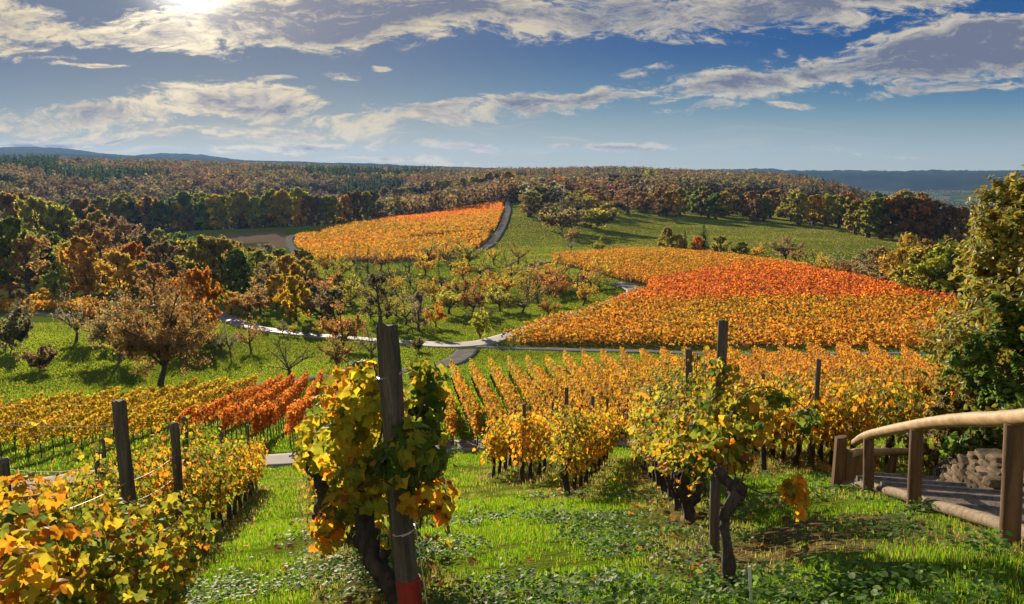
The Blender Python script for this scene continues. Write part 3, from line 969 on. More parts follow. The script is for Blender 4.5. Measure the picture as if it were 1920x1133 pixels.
# the thick post in the middle, leaning a little, its foot painted red
r_b = 3.75
bp_ = at_r(775, 1185, r_b)
gz = float(zt(bp_[0], bp_[1]))
tp_ = at_r(722, 612, r_b + 0.02)
tp_[2] = tp_[2]
hvec = tp_ - np.array([bp_[0], bp_[1], gz])
hB = float(np.linalg.norm(hvec))
th = empty('vine_post', (bp_[0], bp_[1], gz))
th.rotation_euler = Vector(hvec).to_track_quat('Z', 'Y').to_euler()
tag(th, 'thick dark end post rising from the big leafy vine, its foot painted red', 'post', 'wooden posts in the vine rows')
post_mesh(5, hB, 0.056, 20, 0.9).build('shaft', M_POST, th, True)
gb = Geo()
tube(gb, [(0, 0, -0.2), (0, 0, 0.1), (0, 0, 0.34)], 0.0615, 20, rough=0.06, seed=9)
gb.build('red_band', M_RED, th, True)
for hh in (0.36 * hB, 0.56 * hB, 0.85 * hB):
    gw = Geo()
    a = np.linspace(0, 2 * math.pi * 1.9, 40)
    tube(gw, np.column_stack([0.061 * np.cos(a), 0.061 * np.sin(a), hh + 0.006 * a / 6 + 0.012 * np.sin(a)]), 0.0022, 4)
    gw.build('wire_loop', M_WIRE, th, True)


def line_post(pb, pt, r, rad, label, seed):
    """a post whose foot and top lie on two lines of sight at distance r"""
    b = at_r(*pb, r)
    gz_ = float(zt(b[0], b[1]))
    t_ = at_r(*pt, r)
    h = t_[2] - gz_
    o = link('vine_post', post_mesh(seed, h, rad, 16, 0.6).mesh('vine_post', M_POST, True))
    o.location = (b[0], b[1], gz_)
    v = Vector((t_[0] - b[0], t_[1] - b[1], h))
    o.rotation_euler = v.to_track_quat('Z', 'Y').to_euler()
    tag(o, label, 'post', 'wooden posts in the vine rows')
    return np.array([b[0], b[1], gz_]), np.array([t_[0], t_[1], t_[2]])


PF = line_post((1340, 1030), (1355, 602), 5.5, 0.036, 'tall grey post beside the twin trunk vine, front of its row', 11)
PF2 = line_post((1287, 968), (1291, 655), 7.9, 0.036, 'dark post behind the front post of the twin trunk vine row', 12)
PA1 = line_post((262, 1165), (226, 752), 5.7, 0.046, 'leaning bare topped post with wire ends in the row left of the grass lane', 13)
PA2 = line_post((340, 1066), (327, 795), 8.0, 0.043, 'dark post just above the leaves behind the leaning wire post', 14)
PZ1 = line_post((22, 1030), (8, 862), 7.6, 0.043, 'dark post at the edge of the far left row', 15)
PZ2 = line_post((190, 985), (183, 850), 10.2, 0.05, 'short dark post between the far left row and the leaning wire post', 16)
PE = line_post((1063, 934), (1062, 727), 13.6, 0.036, 'slim post standing above the lone vine beyond the grass wedge', 17)


# trellis wires
def wire(pts, label, sag=0.04, rad=0.0021):
    g_ = Geo()
    for a, b in zip(pts[:-1], pts[1:]):
        t = np.linspace(0, 1, 9)
        p = a[None] * (1 - t[:, None]) + b[None] * t[:, None]
        p[:, 2] -= sag * 4 * t * (1 - t)
        tube(g_, p, rad, 4)
    tag(g_.build('trellis_wire', M_WIRE, smooth=True), label, 'wire', 'trellis wires')


def on_post(pp, f):
    return pp[0] * (1 - f) + pp[1] * f


pa, pb, _ = NROW['A']
dA = unit((pb - pa)[:2])
st = at_r(-60, 1010, 3.0)
st2 = at_r(-60, 1120, 2.9)
far = np.array([*(pb[:2]), zt(pb[0], pb[1]) + 1.4])
wire([st, on_post(PA1, 0.66), on_post(PA2, 0.80), far], 'upper bright wire running through the leaning post left of the lane', 0.03)
wire([st2, on_post(PA1, 0.57), on_post(PA2, 0.66)], 'lower bright wire running through the leaning post left of the lane', 0.03)
wire([at_r(-40, 792, 6.5), on_post(PA1, 0.90)], 'topmost wire reaching the leaning post from the left edge', 0.02)
wire([at_r(-60, 836, 7.0), on_post(PZ1, 0.95), on_post(PZ2, 0.9)], 'wire along the tops of the far left row posts', 0.05)
pa, pb, _ = NROW['B']
tB = lambda f: np.array([bp_[0], bp_[1], gz]) + hvec * f
for f, w_ in ((0.36, 'low'), (0.85, 'high')):
    wire([tB(f), np.array([*pb[:2], zt(pb[0], pb[1]) + f * 1.6])], f'{w_} wire running back along the row from the thick post', 0.05)
wire([tB(0.58) + [0.05, -0.03, 0], np.array([bp_[0] + 0.12, bp_[1] - 0.10, gz - 0.05])], 'bright anchor wire down the right side of the thick post', 0.0)
wire([on_post(PF, 0.72), on_post(PF2, 0.72), np.array([*NROW['F'][1][:2], NROW['F'][1][2] + 1.3])], 'wire running back along the twin trunk vine row', 0.04)

# thin stake beside the twin trunk vine
g_ = Geo()
b = at(1410, 1150)
tube(g_, [b - [0, 0, .2], b + [0, 0, 0.0], at_r(1405, 1062, float(np.hypot(b[0], b[1])))], 0.008, 8)
tag(g_.build('plant_stake', M_WIRE, smooth=True), 'thin pale metal stake in the ground right of the twin trunk vine', 'stake')


# ------------------------------------------------------------------ the two big front vines
def special_vine(label, pos, heading, groups, trunks, canes):
    r = empty('grapevine', pos)
    tag(r, label, 'grapevine', 'grapevines of the near slope')
    for pts, rad in trunks:
        g_ = Geo()
        p = spline(pts, 26)
        rr_ = np.interp(np.linspace(0, 1, 26), np.linspace(0, 1, len(rad)), rad)
        tube(g_, p - np.array(pos) + 0.003 * np.random.default_rng(3).normal(size=(26, 3)), rr_, 12, rough=0.42, seed=len(pts) + int(1000 * rad[0]))
        g_.build('trunk', M_VBARK, r, True)
    g_ = Geo()
    for pts, r0 in canes:
        p = spline(pts, 16)
        tube(g_, p - np.array(pos), np.linspace(r0, r0 * 0.45, 16), 5)
    g_.build('cane', M_VBARK, r, True)
    fg = Geo()
    q = np.random.default_rng(len(label))
    for cen, ext, n_, pal, size in groups:
        n_ = int(n_ * (1.95 if 'corner' not in label else 4.2))
        u = q.normal(size=(n_, 3))
        u = u / np.linalg.norm(u, axis=1, keepdims=True) * (q.random((n_, 1)) ** 0.45)
        P = np.array(cen) - np.array(pos) + u * np.array(ext)
        N = unit(u * [1, 1, .5] + q.normal(0, 0.45, (n_, 3)) + [0, -0.35, 0.3])
        tip = np.column_stack([q.normal(0, .4, n_), q.normal(0, .4, n_), np.full(n_, -0.9)]) + u * .5
        leaves(fg, P, N, size * (0.56 if 'corner' not in label else 0.37) * (0.55 + 0.75 * q.random(n_)), T_GRAPE, pick(pal, n_, q), tip, q)
    o = fg.build('foliage', M_VINE, r)
    return r


def A3(px, py, r):
    return at_r(px, py, r)


gB = np.array([bp_[0], bp_[1], gz])
special_vine('big green and yellow vine wrapped around the thick red footed post', tuple(gB), 0, [
    (A3(772, 855, 3.58), (0.17, 0.09, 0.17), 85, 'green', 0.10),
    (A3(800, 740, 3.95), (0.13, 0.15, 0.20), 80, 'green', 0.082),
    (A3(690, 740, 4.05), (0.16, 0.22, 0.20), 85, 'sunny', 0.080),
    (A3(650, 830, 4.1), (0.15, 0.25, 0.24), 95, 'sunny', 0.082),
    (A3(700, 900, 3.85), (0.17, 0.15, 0.15), 75, 'near', 0.082),
    (A3(800, 930, 3.62), (0.16, 0.12, 0.10), 38, 'nearorange', 0.078),
    (A3(830, 965, 3.60), (0.06, 0.06, 0.06), 9, 'nearorange', 0.07),
    (A3(615, 985, 4.3), (0.10, 0.2, 0.14), 55, 'nearorange', 0.07),
    (A3(655, 930, 4.2), (0.14, 0.2, 0.12), 60, 'near', 0.075),
    (A3(606, 805, 5.0), (0.13, 0.5, 0.22), 95, 'sunny', 0.08),
    (A3(680, 690, 4.2), (0.06, 0.1, 0.06), 12, 'near', 0.07),
    (A3(640, 740, 4.4), (0.12, 0.3, 0.16), 60, 'nearorange', 0.075),
], [
    ([A3(752, 1160, 3.8), A3(738, 1105, 3.82), A3(698, 1050, 3.9), A3(684, 985, 3.95), A3(688, 930, 3.95), A3(672, 880, 4.0)], [0.062, 0.047, 0.043, 0.045, 0.043, 0.05]),
    ([A3(600, 985, 5.1), A3(606, 930, 5.1), A3(596, 890, 5.1), A3(580, 870, 5.15)], [0.05, 0.042, 0.04, 0.045]),
], [
    ([A3(672, 880, 4.0), A3(640, 800, 4.1), A3(650, 720, 4.1)], 0.011), ([A3(680, 880, 4.0), A3(760, 820, 3.75), A3(810, 720, 3.85)], 0.010),
    ([A3(672, 880, 4.0), A3(600, 840, 4.6), A3(560, 800, 5.0)], 0.014), ([A3(690, 930, 3.95), A3(780, 960, 3.6), A3(840, 950, 3.6)], 0.007),
    ([A3(690, 900, 3.95), A3(720, 780, 3.85), A3(700, 680, 4.0)], 0.008), ([A3(676, 900, 4.0), A3(640, 950, 4.2), A3(612, 1010, 4.3)], 0.006),
    ([A3(787, 990, 3.7), A3(792, 930, 3.65), A3(783, 880, 3.62)], 0.006),
])
cA = at_r(70, 1300, 2.9)
cA[2] = float(zt(cA[0], cA[1]))
special_vine('closest grapevine, its big yellow and orange leaves filling the bottom left corner', tuple(cA), 0, [
    (A3(40, 1040, 2.55), (0.22, 0.25, 0.16), 110, 'near', 0.075), (A3(190, 1040, 2.9), (0.24, 0.25, 0.18), 120, 'near', 0.075), (A3(120, 1130, 2.6), (0.3, 0.2, 0.16), 120, 'near', 0.075),
    (A3(300, 1010, 3.6), (0.24, 0.3, 0.18), 110, 'near', 0.075), (A3(-10, 1110, 2.2), (0.16, 0.2, 0.14), 60, 'nearorange', 0.078), (A3(20, 960, 3.2), (0.2, 0.25, 0.12), 60, 'nearorange', 0.072), (A3(260, 1100, 3.2), (0.2, 0.2, 0.14), 60, 'near', 0.072),
], [([A3(70, 1300, 2.9), A3(80, 1200, 2.85), A3(60, 1120, 2.8)], [0.05, 0.04, 0.04]), ([A3(260, 1160, 3.9), A3(262, 1080, 3.9), A3(250, 1020, 3.9)], [0.045, 0.035, 0.03])],
    [([A3(60, 1120, 2.8), A3(120, 1080, 2.7), A3(200, 1050, 2.9)], 0.009), ([A3(60, 1120, 2.8), A3(40, 1060, 2.6), A3(20, 980, 3.0)], 0.009), ([A3(250, 1060, 3.9), A3(280, 1020, 3.7), A3(320, 980, 3.6)], 0.008)])
fB = at(1374, 1108)
rF = float(np.hypot(fB[0], fB[1]))
print('rF', rF)
fC = at_r(1294, 972, 7.75)
special_vine('twin trunk vine with dark gnarled trunk beside the tall grey post', tuple(fB), 0, [
    (A3(1352, 790, 5.25), (0.22, 0.3, 0.22), 120, 'near', 0.072),
    (A3(1300, 800, 5.9), (0.24, 0.5, 0.24), 120, 'near', 0.074),
    (A3(1250, 800, 7.0), (0.24, 0.5, 0.22), 80, 'near', 0.07),
    (A3(1370, 860, 4.8), (0.16, 0.16, 0.09), 40, 'nearorange', 0.07),
    (A3(1345, 852, 4.75), (0.20, 0.14, 0.11), 60, 'near', 0.07),
    (A3(1385, 815, 4.85), (0.15, 0.14, 0.13), 45, 'near', 0.07),
    (A3(1395, 760, 5.2), (0.20, 0.2, 0.14), 34, 'near', 0.07),
    (A3(1350, 700, 5.4), (0.13, 0.15, 0.10), 24, 'near', 0.066),
    (A3(1420, 800, 5.1), (0.16, 0.15, 0.14), 18, 'nearorange', 0.068),
    (A3(1462, 745, 5.1), (0.11, 0.1, 0.06), 16, 'green', 0.07),
    (A3(1512, 782, 5.1), (0.07, 0.08, 0.10), 15, 'green', 0.07),
    (A3(1492, 920, 4.85), (0.09, 0.09, 0.10), 34, 'nearorange', 0.066),
    (A3(1500, 962, 4.8), (0.035, 0.03, 0.035), 5, 'nearorange', 0.072),
], [
    ([A3(1376, 1125, rF), A3(1368, 1085, rF), A3(1362, 1030, rF + .06), A3(1358, 985, rF + .15), A3(1368, 948, rF + .16), A3(1381, 922, rF + .2), A3(1362, 900, rF + .26), A3(1346, 882, rF + .3)], [0.066, 0.042, 0.030, 0.028, 0.034, 0.040, 0.035, 0.032]),
    ([A3(1381, 945, rF + .17), A3(1390, 920, rF + .2), A3(1378, 905, rF + .22)], [0.02, 0.036, 0.03]),
    ([fC, A3(1290, 945, 7.7), A3(1310, 930, 7.7), A3(1313, 905, 7.75), A3(1298, 878, 7.8)], [0.06, 0.055, 0.05, 0.052, 0.05]),
    ([fC, A3(1284, 940, 7.9), A3(1272, 915, 7.9), A3(1270, 885, 7.95)], [0.05, 0.045, 0.04, 0.04]),
], [
    ([A3(1346, 882, rF + .3), A3(1330, 800, 5.2), A3(1350, 690, 5.4)], 0.006), ([A3(1362, 900, rF + .26), A3(1372, 780, 5.0), A3(1400, 735, 5.2), A3(1450, 728, 5.15), A3(1515, 770, 5.1), A3(1520, 800, 5.1)], 0.006),
    ([A3(1385, 905, rF + .22), A3(1430, 925, 4.8), A3(1470, 920, 4.86), A3(1492, 900, 4.85)], 0.0045), ([A3(1390, 900, rF + .22), A3(1410, 860, 4.85), A3(1470, 810, 5.0)], 0.0045),
    ([A3(1380, 905, rF + .22), A3(1378, 840, 4.95), A3(1425, 770, 5.1)], 0.0045), ([A3(1346, 882, rF + .3), A3(1310, 850, 5.4), A3(1280, 800, 6.0)], 0.006),
])

# ------------------------------------------------------------------ lower vineyard: nearest vines one by one, the rest as a mass
IND_LEFT = 296 - n_ind
pts_all = []
for (pn, pf, pal, i) in LOW_ROWS:
    d = (pf - pn)[:2]
    L = float(np.hypot(*d))
    k_ = int(L / 1.15)
    for j in range(k_ + 1):
        f = j / k_
        xy = pn[:2] * (1 - f) + pf[:2] * f
        pts_all.append((float(np.hypot(*xy)), xy[0], xy[1], math.atan2(d[0], d[1]), pal, i, j))


def seen_score(p):
    az_ = math.degrees(math.atan2(p[1], p[2]))
    if abs(az_) > 32.5:
        return 1e6
    px, py = project((p[1], p[2], float(zt(p[1], p[2])) + 1.2))
    hid = (540 < px < 800) or (1180 < px < 1380 and py > 780) or (px < 345 and py > 860)
    return p[0] + (40 if hid else 0)


pts_all.sort(key=seen_score)
phr = {'red': 'red row', 'gold': 'yellow row', 'mid': 'golden row', 'edge': 'row'}
whr = {'red': 'below the fruit meadow', 'gold': 'left of the red rows', 'mid': 'right of the thick post', 'edge': 'beyond the grass lane at the right'}
for p in pts_all[:IND_LEFT]:
    r_, x, y, hd, pal, i, j = p
    pool = VP[{'red': 'red2', 'gold': 'gold2', 'mid': 'mid2', 'edge': 'mid2'}[pal]]
    hd += 0
    lab = f'{ordn(j + 1)} vine from the concrete path in the {ordn(i + 1 if pal != "gold" else i)} {phr[pal]} {whr[pal]}'
    put_vine(pool[int(rng.integers(len(pool)))], (x, y, float(zt(x, y))), hd, lab, 'grapevines of the lower vineyard')


def vine_mass(g_, X, Y, HD, n_per, size, pals, h0, h1, half, depth, q, trunk=True, patch=None):
    n_ = len(X)
    Zg = zt(X, Y)
    vi = np.repeat(np.arange(n_), n_per)
    m_ = len(vi)
    al = q.uniform(-half, half, m_)
    ac = q.normal(0, depth * 0.6, m_)
    vh = (0.92 + 0.16 * q.random(n_))[vi]
    hz_ = h0 + (h1 * vh - h0) * q.random(m_) ** 0.85
    dx, dy = np.sin(HD)[vi], np.cos(HD)[vi]
    P = np.column_stack([X[vi] + dx * al + dy * ac, Y[vi] + dy * al - dx * ac, Zg[vi] + hz_])
    N = q.normal(size=(m_, 3)) + np.column_stack([dy * np.sign(ac), -dx * np.sign(ac), np.full(m_, 0.45)]) * 0.9
    c = np.zeros((m_, 3))
    pa_ = np.array(pals)[vi] if not isinstance(pals, str) else np.full(m_, pals)
    for nm in np.unique(pa_):
        k_ = pa_ == nm
        c[k_] = pick(nm, k_.sum(), q)
    c *= (0.82 + 0.36 * q.random(n_))[vi][:, None]
    if patch is not None:
        c *= patch[vi][:, None]
    leaves(g_, P, N, size * (0.65 + 0.6 * q.random(m_)), T_CARD, c, None, q)
    if trunk:
        r_ = 0.03
        b = np.column_stack([X, Y, Zg - 0.05])
        o3 = np.array([[r_, 0, 0], [-r_ * .5, r_ * .87, 0], [-r_ * .5, -r_ * .87, 0]])
        v = np.stack([b[:, None] + o3, b[:, None] + o3 * 0.8 + [0, 0, h0 + 0.25]], 1).reshape(-1, 3)
        i6 = np.arange(n_)[:, None] * 6
        f = np.concatenate([i6 + np.array([[0, 1, 4, 3]]), i6 + np.array([[1, 2, 5, 4]]), i6 + np.array([[2, 0, 3, 5]])])
        g_.add(v, f, (1, 1, 1), 1)


q = np.random.default_rng(5)
rest = [p for p in pts_all[IND_LEFT:] if abs(math.degrees(math.atan2(p[1], p[2]))) < 40]
X, Y, HD = (np.array([p[k] for p in rest]) for k in (1, 2, 3))
pal = np.array([{'red': 'red', 'gold': 'gold', 'mid': 'mid', 'edge': 'amber'}[p[4]] for p in rest])
mixn = fbm(X / 14, Y / 14, 3, 8)
pal = np.where((pal == 'mid') & (np.degrees(np.arctan2(X, Y)) > 14), 'amber', pal)
pal = np.where((pal == 'mid') & (mixn < 0.5) & (np.hypot(X, Y) < 66), 'olive', pal)
g_ = Geo()
vine_mass(g_, X, Y, HD, 150, 0.085, pal, 0.74, 1.70, 0.62, 0.10, q)
tag(g_.build('lower_vineyard', [M_VINE, M_VBARK]), 'rows of golden and orange vines running down to the grey field track', 'vineyard', kind='stuff')


def fill_field(poly, direction, row_sp, vine_sp, q, skip=None):
    poly = np.array([p[:2] for p in poly])
    d = unit(np.array(direction, float))
    nrm = np.array([-d[1], d[0]])
    a = poly @ d
    b = poly @ nrm
    rows = np.arange(b.min(), b.max(), row_sp)
    al = np.arange(a.min(), a.max(), vine_sp)
    A, B = np.meshgrid(al, rows)
    A = A + q.uniform(-.2, .2, A.shape)
    B = B + q.uniform(-.12, .12, B.shape)
    X, Y = (A[..., None] * d + B[..., None] * nrm).reshape(-1, 2).T
    k_ = inside(poly, X, Y)
    X, Y = X[k_], Y[k_]
    k_ = road_dist(X, Y) > 1.2
    return X[k_], Y[k_], np.full(k_.sum(), math.atan2(d[0], d[1]))


pL, pR = at(940, 641), at(1700, 658)
dirR = (pR - pL)[:2]
X, Y, HD = fill_field(RIGHT_FIELD, dirR, 1.95, 1.15, q)
red = inside(RED_STRIP, X + 3 * (fbm(X / 9, Y / 9, 2, 4) - .5), Y + 3 * (fbm(X / 9, Y / 9, 2, 6) - .5))
mixn = fbm(X / 11, Y / 16, 4, 12)
upper = np.hypot(X, Y) > 128
pal = np.where(red, np.where(mixn > 0.42, 'crimson', 'red'), np.where(upper, np.where(mixn > 0.55, 'amber', 'mid'), np.where(mixn > 0.47, 'amber', 'mid')))
gaps = fbm(X / 3.2, Y / 3.2, 2, 14) > 0.13
X, Y, HD, pal = X[gaps], Y[gaps], HD[gaps], pal[gaps]
g_ = Geo()
vine_mass(g_, X, Y, HD, 48, 0.175, pal, 0.35, 1.75, 0.62, 0.33, q)
tag(g_.build('right_vineyard', [M_VINE, M_VBARK]), 'wide orange vineyard with a red band beyond the lower rows', 'vineyard', kind='stuff')
print('right field vines', len(X))

hA, hB_ = at(760, 486), at(640, 430)
X, Y, HD = fill_field(HILL_FIELD, (at(560, 462) - at(905, 440))[:2], 2.6, 1.7, q)
red = inside(HILL_RED, X, Y)
mixn = fbm(X / 30, Y / 30, 4, 16)
pal = np.where(red, 'red', np.where(mixn > 0.5, 'amber', 'mid'))
gapl = seg_dist(X, Y, at(590, 462), at(760, 452)) > 2.0
gapl &= seg_dist(X, Y, at(760, 452), at(912, 437)) > 2.5
gapl &= fbm(X / 5, Y / 5, 2, 18) > 0.12
X, Y, HD, pal = X[gapl], Y[gapl], HD[gapl], pal[gapl]
g_ = Geo()
vine_mass(g_, X, Y, HD, 22, 0.33, pal, 0.25, 1.9, 0.85, 0.38, q, trunk=False)
tag(g_.build('hill_vineyard', [M_VINE]), 'orange vineyard on the middle rise with a thin red strip along its top', 'vineyard', kind='stuff')
print('hill vines', len(X))

lf = P2([(-60, 582), (60, 578), (180, 578), (210, 592), (60, 594), (-60, 594)])
X, Y, HD = fill_field(lf, (1, 0.05), 2.2, 1.2, q)
g_ = Geo()
vine_mass(g_, X, Y, HD, 22, 0.28, 'mid', 0.3, 1.9, 0.7, 0.35, q, trunk=False)
tag(g_.build('valley_vineyard', [M_VINE]), 'thin strip of yellow vines at the wood edge on the far left', 'vineyard', kind='stuff')

# ------------------------------------------------------------------ trees
def rot_about(v, k, a):
    v, k = np.asarray(v, float), unit(k)
    return v * math.cos(a) + np.cross(k, v) * math.sin(a) + k * np.dot(k, v) * (1 - math.cos(a))


def broadleaf(seed, H=5.0, trunk=1.3, W=4.6, leader=False, n1=6, n2=5, n3=4, leaf=0.12, per=10, tmpl=None, up=0.55, droop=0.0, r0=None, egg=0.55,
              gap=0.25, sides=5, spread=0.16, base_lim=0.0, tints=None):
    """tapered trunk, limbs, boughs and twigs inside an egg-shaped envelope; leaves sit on the twigs"""
    q = np.random.default_rng(seed)
    wood, fol = Geo(), Geo()
    r0 = r0 or 0.035 * H
    top = H * 0.92 if leader else trunk
    k_ = 7
    t = np.linspace(0, 1, k_)
    bend = (q.random(2) - 0.5) * 0.12 * H
    tp = np.column_stack([bend[0] * t ** 2 + 0.02 * H * np.sin(5 * t + q.random() * 6), bend[1] * t ** 2 + 0.02 * H * np.sin(4 * t + q.random() * 6), -0.25 + (top + 0.25) * t])
    tube(wood, tp, r0 * (1.25 - (1.05 if leader else 0.45) * t) + r0 * 0.5 * np.exp(-t * 9), 8, rough=0.2, seed=seed)
    zc = trunk + (H - trunk) * (0.42 if leader else 0.48)
    hz_ = (H - trunk) * 0.56 + 0.1
    cen = np.array([tp[-1, 0] * .7, tp[-1, 1] * .7, zc])

    def reach(p, d):
        """distance from p along d to the crown envelope"""
        s = np.array([W / 2, W / 2, hz_])
        pp, dd = (p - cen) / s, d / s
        A_, B_, C_ = (dd * dd).sum(), (pp * dd).sum(), (pp * pp).sum() - 1
        D_ = B_ * B_ - A_ * C_
        return max(0.12 * W, (-B_ + math.sqrt(max(D_, 0))) / A_) if D_ > 0 else 0.15 * W

    tips, dirs, ton = [], [], []
    ga = q.random() * 6.28
    for i in range(n1):
        f = (i + 0.5) / n1
        hh = trunk * (0.75 + 0.25 * q.random()) if not leader else (base_lim or trunk * 0.8) + (top - (base_lim or trunk * .8)) * f
        p0 = np.array([np.interp(hh, tp[:, 2], tp[:, j]) for j in range(3)])
        p0[2] = hh
        ga += 2.4 + 0.5 * (q.random() - 0.5)
        el = (up + 0.35 * (q.random() - 0.5)) if not leader else (0.1 + 0.9 * f * up + 0.2 * (q.random() - .5))
        if i == 0 and not leader:
            el = 1.3
        d = np.array([math.cos(ga) * math.cos(el), math.sin(ga) * math.cos(el), math.sin(el)])
        L = reach(p0, d) * (0.82 + 0.3 * q.random())
        m_ = p0 + d * L * 0.5 + np.array([0, 0, 0.06 * L]) + q.normal(0, 0.035 * L, 3)
        e_ = p0 + d * L + np.array([0, 0, -droop * L]) + q.normal(0, 0.05 * L, 3)
        limb = spline([p0, m_, e_], 7)
        rl = r0 * (0.5 if not leader else 0.32 * (1.15 - 0.6 * f))
        tube(wood, limb, np.linspace(rl, rl * 0.3, 7), sides, cap=False)
        lobe = q.normal(0, 0.12, 3)
        for j in range(n2):
            if q.random() < gap * 0.5:
                continue
            s = 0.28 + 0.72 * (j + q.random() * 0.8) / n2
            b0 = limb[min(int(s * 6), 6)]
            dd = unit(unit(limb[-1] - limb[0]) + q.normal(0, 0.62, 3) + [0, 0, 0.18])
            L2 = L * (0.22 + 0.3 * q.random()) * (1.15 - 0.4 * s) + 0.05 * W
            b1 = b0 + dd * L2 + [0, 0, -droop * L2 * 1.3]
            bm = (b0 + b1) / 2 + q.normal(0, 0.07 * L2, 3)
            bo = spline([b0, bm, b1], 5)
            tube(wood, bo, np.linspace(rl * 0.33, rl * 0.10, 5), 4, cap=False)
            for k2 in range(n3):
                s2 = 0.25 + 0.75 * (k2 + q.random()) / n3
                c0 = bo[min(int(s2 * 4), 4)]
                d3 = unit(dd + q.normal(0, 0.7, 3) + [0, 0, 0.1 - droop])
                L3 = L2 * (0.3 + 0.35 * q.random())
                c1 = c0 + d3 * L3
                tube(wood, [c0, (c0 + c1) / 2 + q.normal(0, 0.05 * L3, 3), c1], [rl * 0.09, rl * 0.06, rl * 0.03], 3, cap=False)
                if q.random() > gap:
                    n_ = per
                    u = q.random((n_, 1)) ** 0.7
                    tips.append(c0 + (c1 - c0) * u + q.normal(0, spread * 0.12 * W, (n_, 3)))
                    dirs.append(np.broadcast_to(d3, (n_, 3)))
                    ton.append(np.full(n_, 0.82 + 0.36 * q.random()) + lobe[0])
    if tips and per:
        P, D_ = np.concatenate(tips), np.concatenate(dirs)
        n_ = len(P)
        N = unit((P - cen) / [W / 2, W / 2, hz_] + q.normal(0, 0.75, (n_, 3)) + [0, 0, 0.3])
        tn = np.concatenate(ton)[:, None] * (0.8 + 0.4 * q.random((n_, 1)))
        base_ = np.ones((n_, 3))
        mixr = q.random(n_) < 0.22
        base_[mixr] = [0.72, 1.05, 1.0]
        mixr = q.random(n_) < 0.16
        base_[mixr] = [1.45, 1.25, 0.9]
        leaves(fol, P, N, leaf * (0.6 + 0.7 * q.random(n_)), tmpl or T_CARD, base_ * tn, None, q)
    else:
        leaves(fol, np.array([cen]), np.array([[0, 0, 1.0]]), 0.01, T_CARD, (1, 1, 1))
    return wood.mesh('tree_trunk', M_BARK, True), fol.mesh('tree_crown', M_LEAF)


def conifer(seed, H=9.0, W=4.0, leaf=0.3):
    q = np.random.default_rng(seed)
    wood, fol = Geo(), Geo()
    tube(wood, [(0, 0, -.2), (0.02, 0, H * .5), (0, 0.02, H)], [0.022 * H, 0.014 * H, 0.003 * H], 7)
    P, N, T, S = [], [], [], []
    lev = 17
    for i in range(lev):
        f = i / (lev - 1)
        z = H * (0.06 + 0.92 * f)
        R_ = W / 2 * (1 - f) ** 0.85 + 0.06 * W
        nb = max(4, int(10 * (1 - f) + 4))
        for j in range(nb):
            a = q.random() * 6.283
            L = R_ * (0.65 + 0.5 * q.random())
            d = np.array([math.cos(a), math.sin(a), -0.28 + 0.35 * f])
            tube(wood, [(0, 0, z), d * L * 0.5 + [0, 0, z], d * L + [0, 0, z + 0.08 * L]], [0.006 * H, 0.004 * H, 0.001 * H], 3, cap=False)
            m_ = 8
            u = (np.arange(m_) + q.random(m_)) / m_
            P.append(d * L * u[:, None] + [0, 0, z] + q.normal(0, 0.05 * L, (m_, 3)))
            N.append(np.array([-d[0] * .3, -d[1] * .3, 0.9]) + q.normal(0, .45, (m_, 3)))
            T.append(np.broadcast_to(d, (m_, 3)) + q.normal(0, .4, (m_, 3)))
            S.append(leaf * (0.7 + 0.5 * q.random(m_)) * (1.1 - 0.5 * f))
    P, N, T, S = map(np.concatenate, (P, N, T, S))
    leaves(fol, P, N, S, T_CARD, np.ones((len(P), 3)) * (0.7 + 0.6 * q.random((len(P), 1))), T, q)
    return wood.mesh('tree_trunk', M_BARK, True), fol.mesh('tree_crown', M_LEAF)


TP = {
    # unit height prototypes are scaled: each is modelled at its natural size
    'fruit': ([broadleaf(s, 5, 1.2, 5.0, n1=8, n2=7, n3=6, leaf=0.105, per=13, up=0.62, gap=0.2) for s in (1, 2, 3, 4)], 5.0),
    'thin': ([broadleaf(s, 5, 1.4, 4.6, n1=8, n2=7, n3=7, leaf=0.085, per=6, up=0.68, gap=0.35) for s in (11, 12, 13)], 5.0),
    'bare': ([broadleaf(s, 5, 1.2, 5.6, n1=8, n2=8, n3=9, leaf=0.05, per=2, up=0.5, gap=0.6, r0=0.17) for s in (21, 22, 23)], 5.0),
    'pear': ([broadleaf(31, 9, 2.3, 9.6, n1=13, n2=9, n3=8, leaf=0.115, per=22, up=0.78, droop=0.08, gap=0.2, r0=0.3), broadleaf(32, 9, 1.5, 8.4, n1=12, n2=9, n3=8, leaf=0.12, per=14, up=0.75, droop=0.08, gap=0.22, r0=0.28)], 9.0),
    'round': ([broadleaf(s, 8, 1.0, 7.0, leader=True, n1=14, n2=7, n3=6, leaf=0.20, per=19, up=0.9, gap=0.10, base_lim=0.7) for s in (41, 42, 43)], 8.0),
    'tall': ([broadleaf(s, 16, 2.4, 10.0, leader=True, n1=18, n2=8, n3=5, leaf=0.34, per=24, up=1.0, gap=0.10, base_lim=1.6) for s in (51, 52, 53, 54)], 16.0),
    'wispy': ([broadleaf(s, 9, 1.6, 6.5, leader=True, n1=15, n2=8, n3=6, leaf=0.15, per=10, up=1.1, gap=0.28, base_lim=1.2) for s in (61, 62, 63)], 9.0),
    'bush': ([broadleaf(s, 3, 0.25, 3.8, n1=9, n2=6, n3=5, leaf=0.14, per=11, up=0.75, gap=0.15, r0=0.05) for s in (71, 72)], 3.0),
    'upright': ([broadleaf(s, 3.2, 0.3, 2.0, n1=10, n2=5, n3=5, leaf=0.11, per=10, up=1.15, gap=0.15, r0=0.05) for s in (73,)], 3.2),
    'conifer': ([conifer(s, 9, 4.2, 0.34) for s in (81, 82)], 9.0),
}
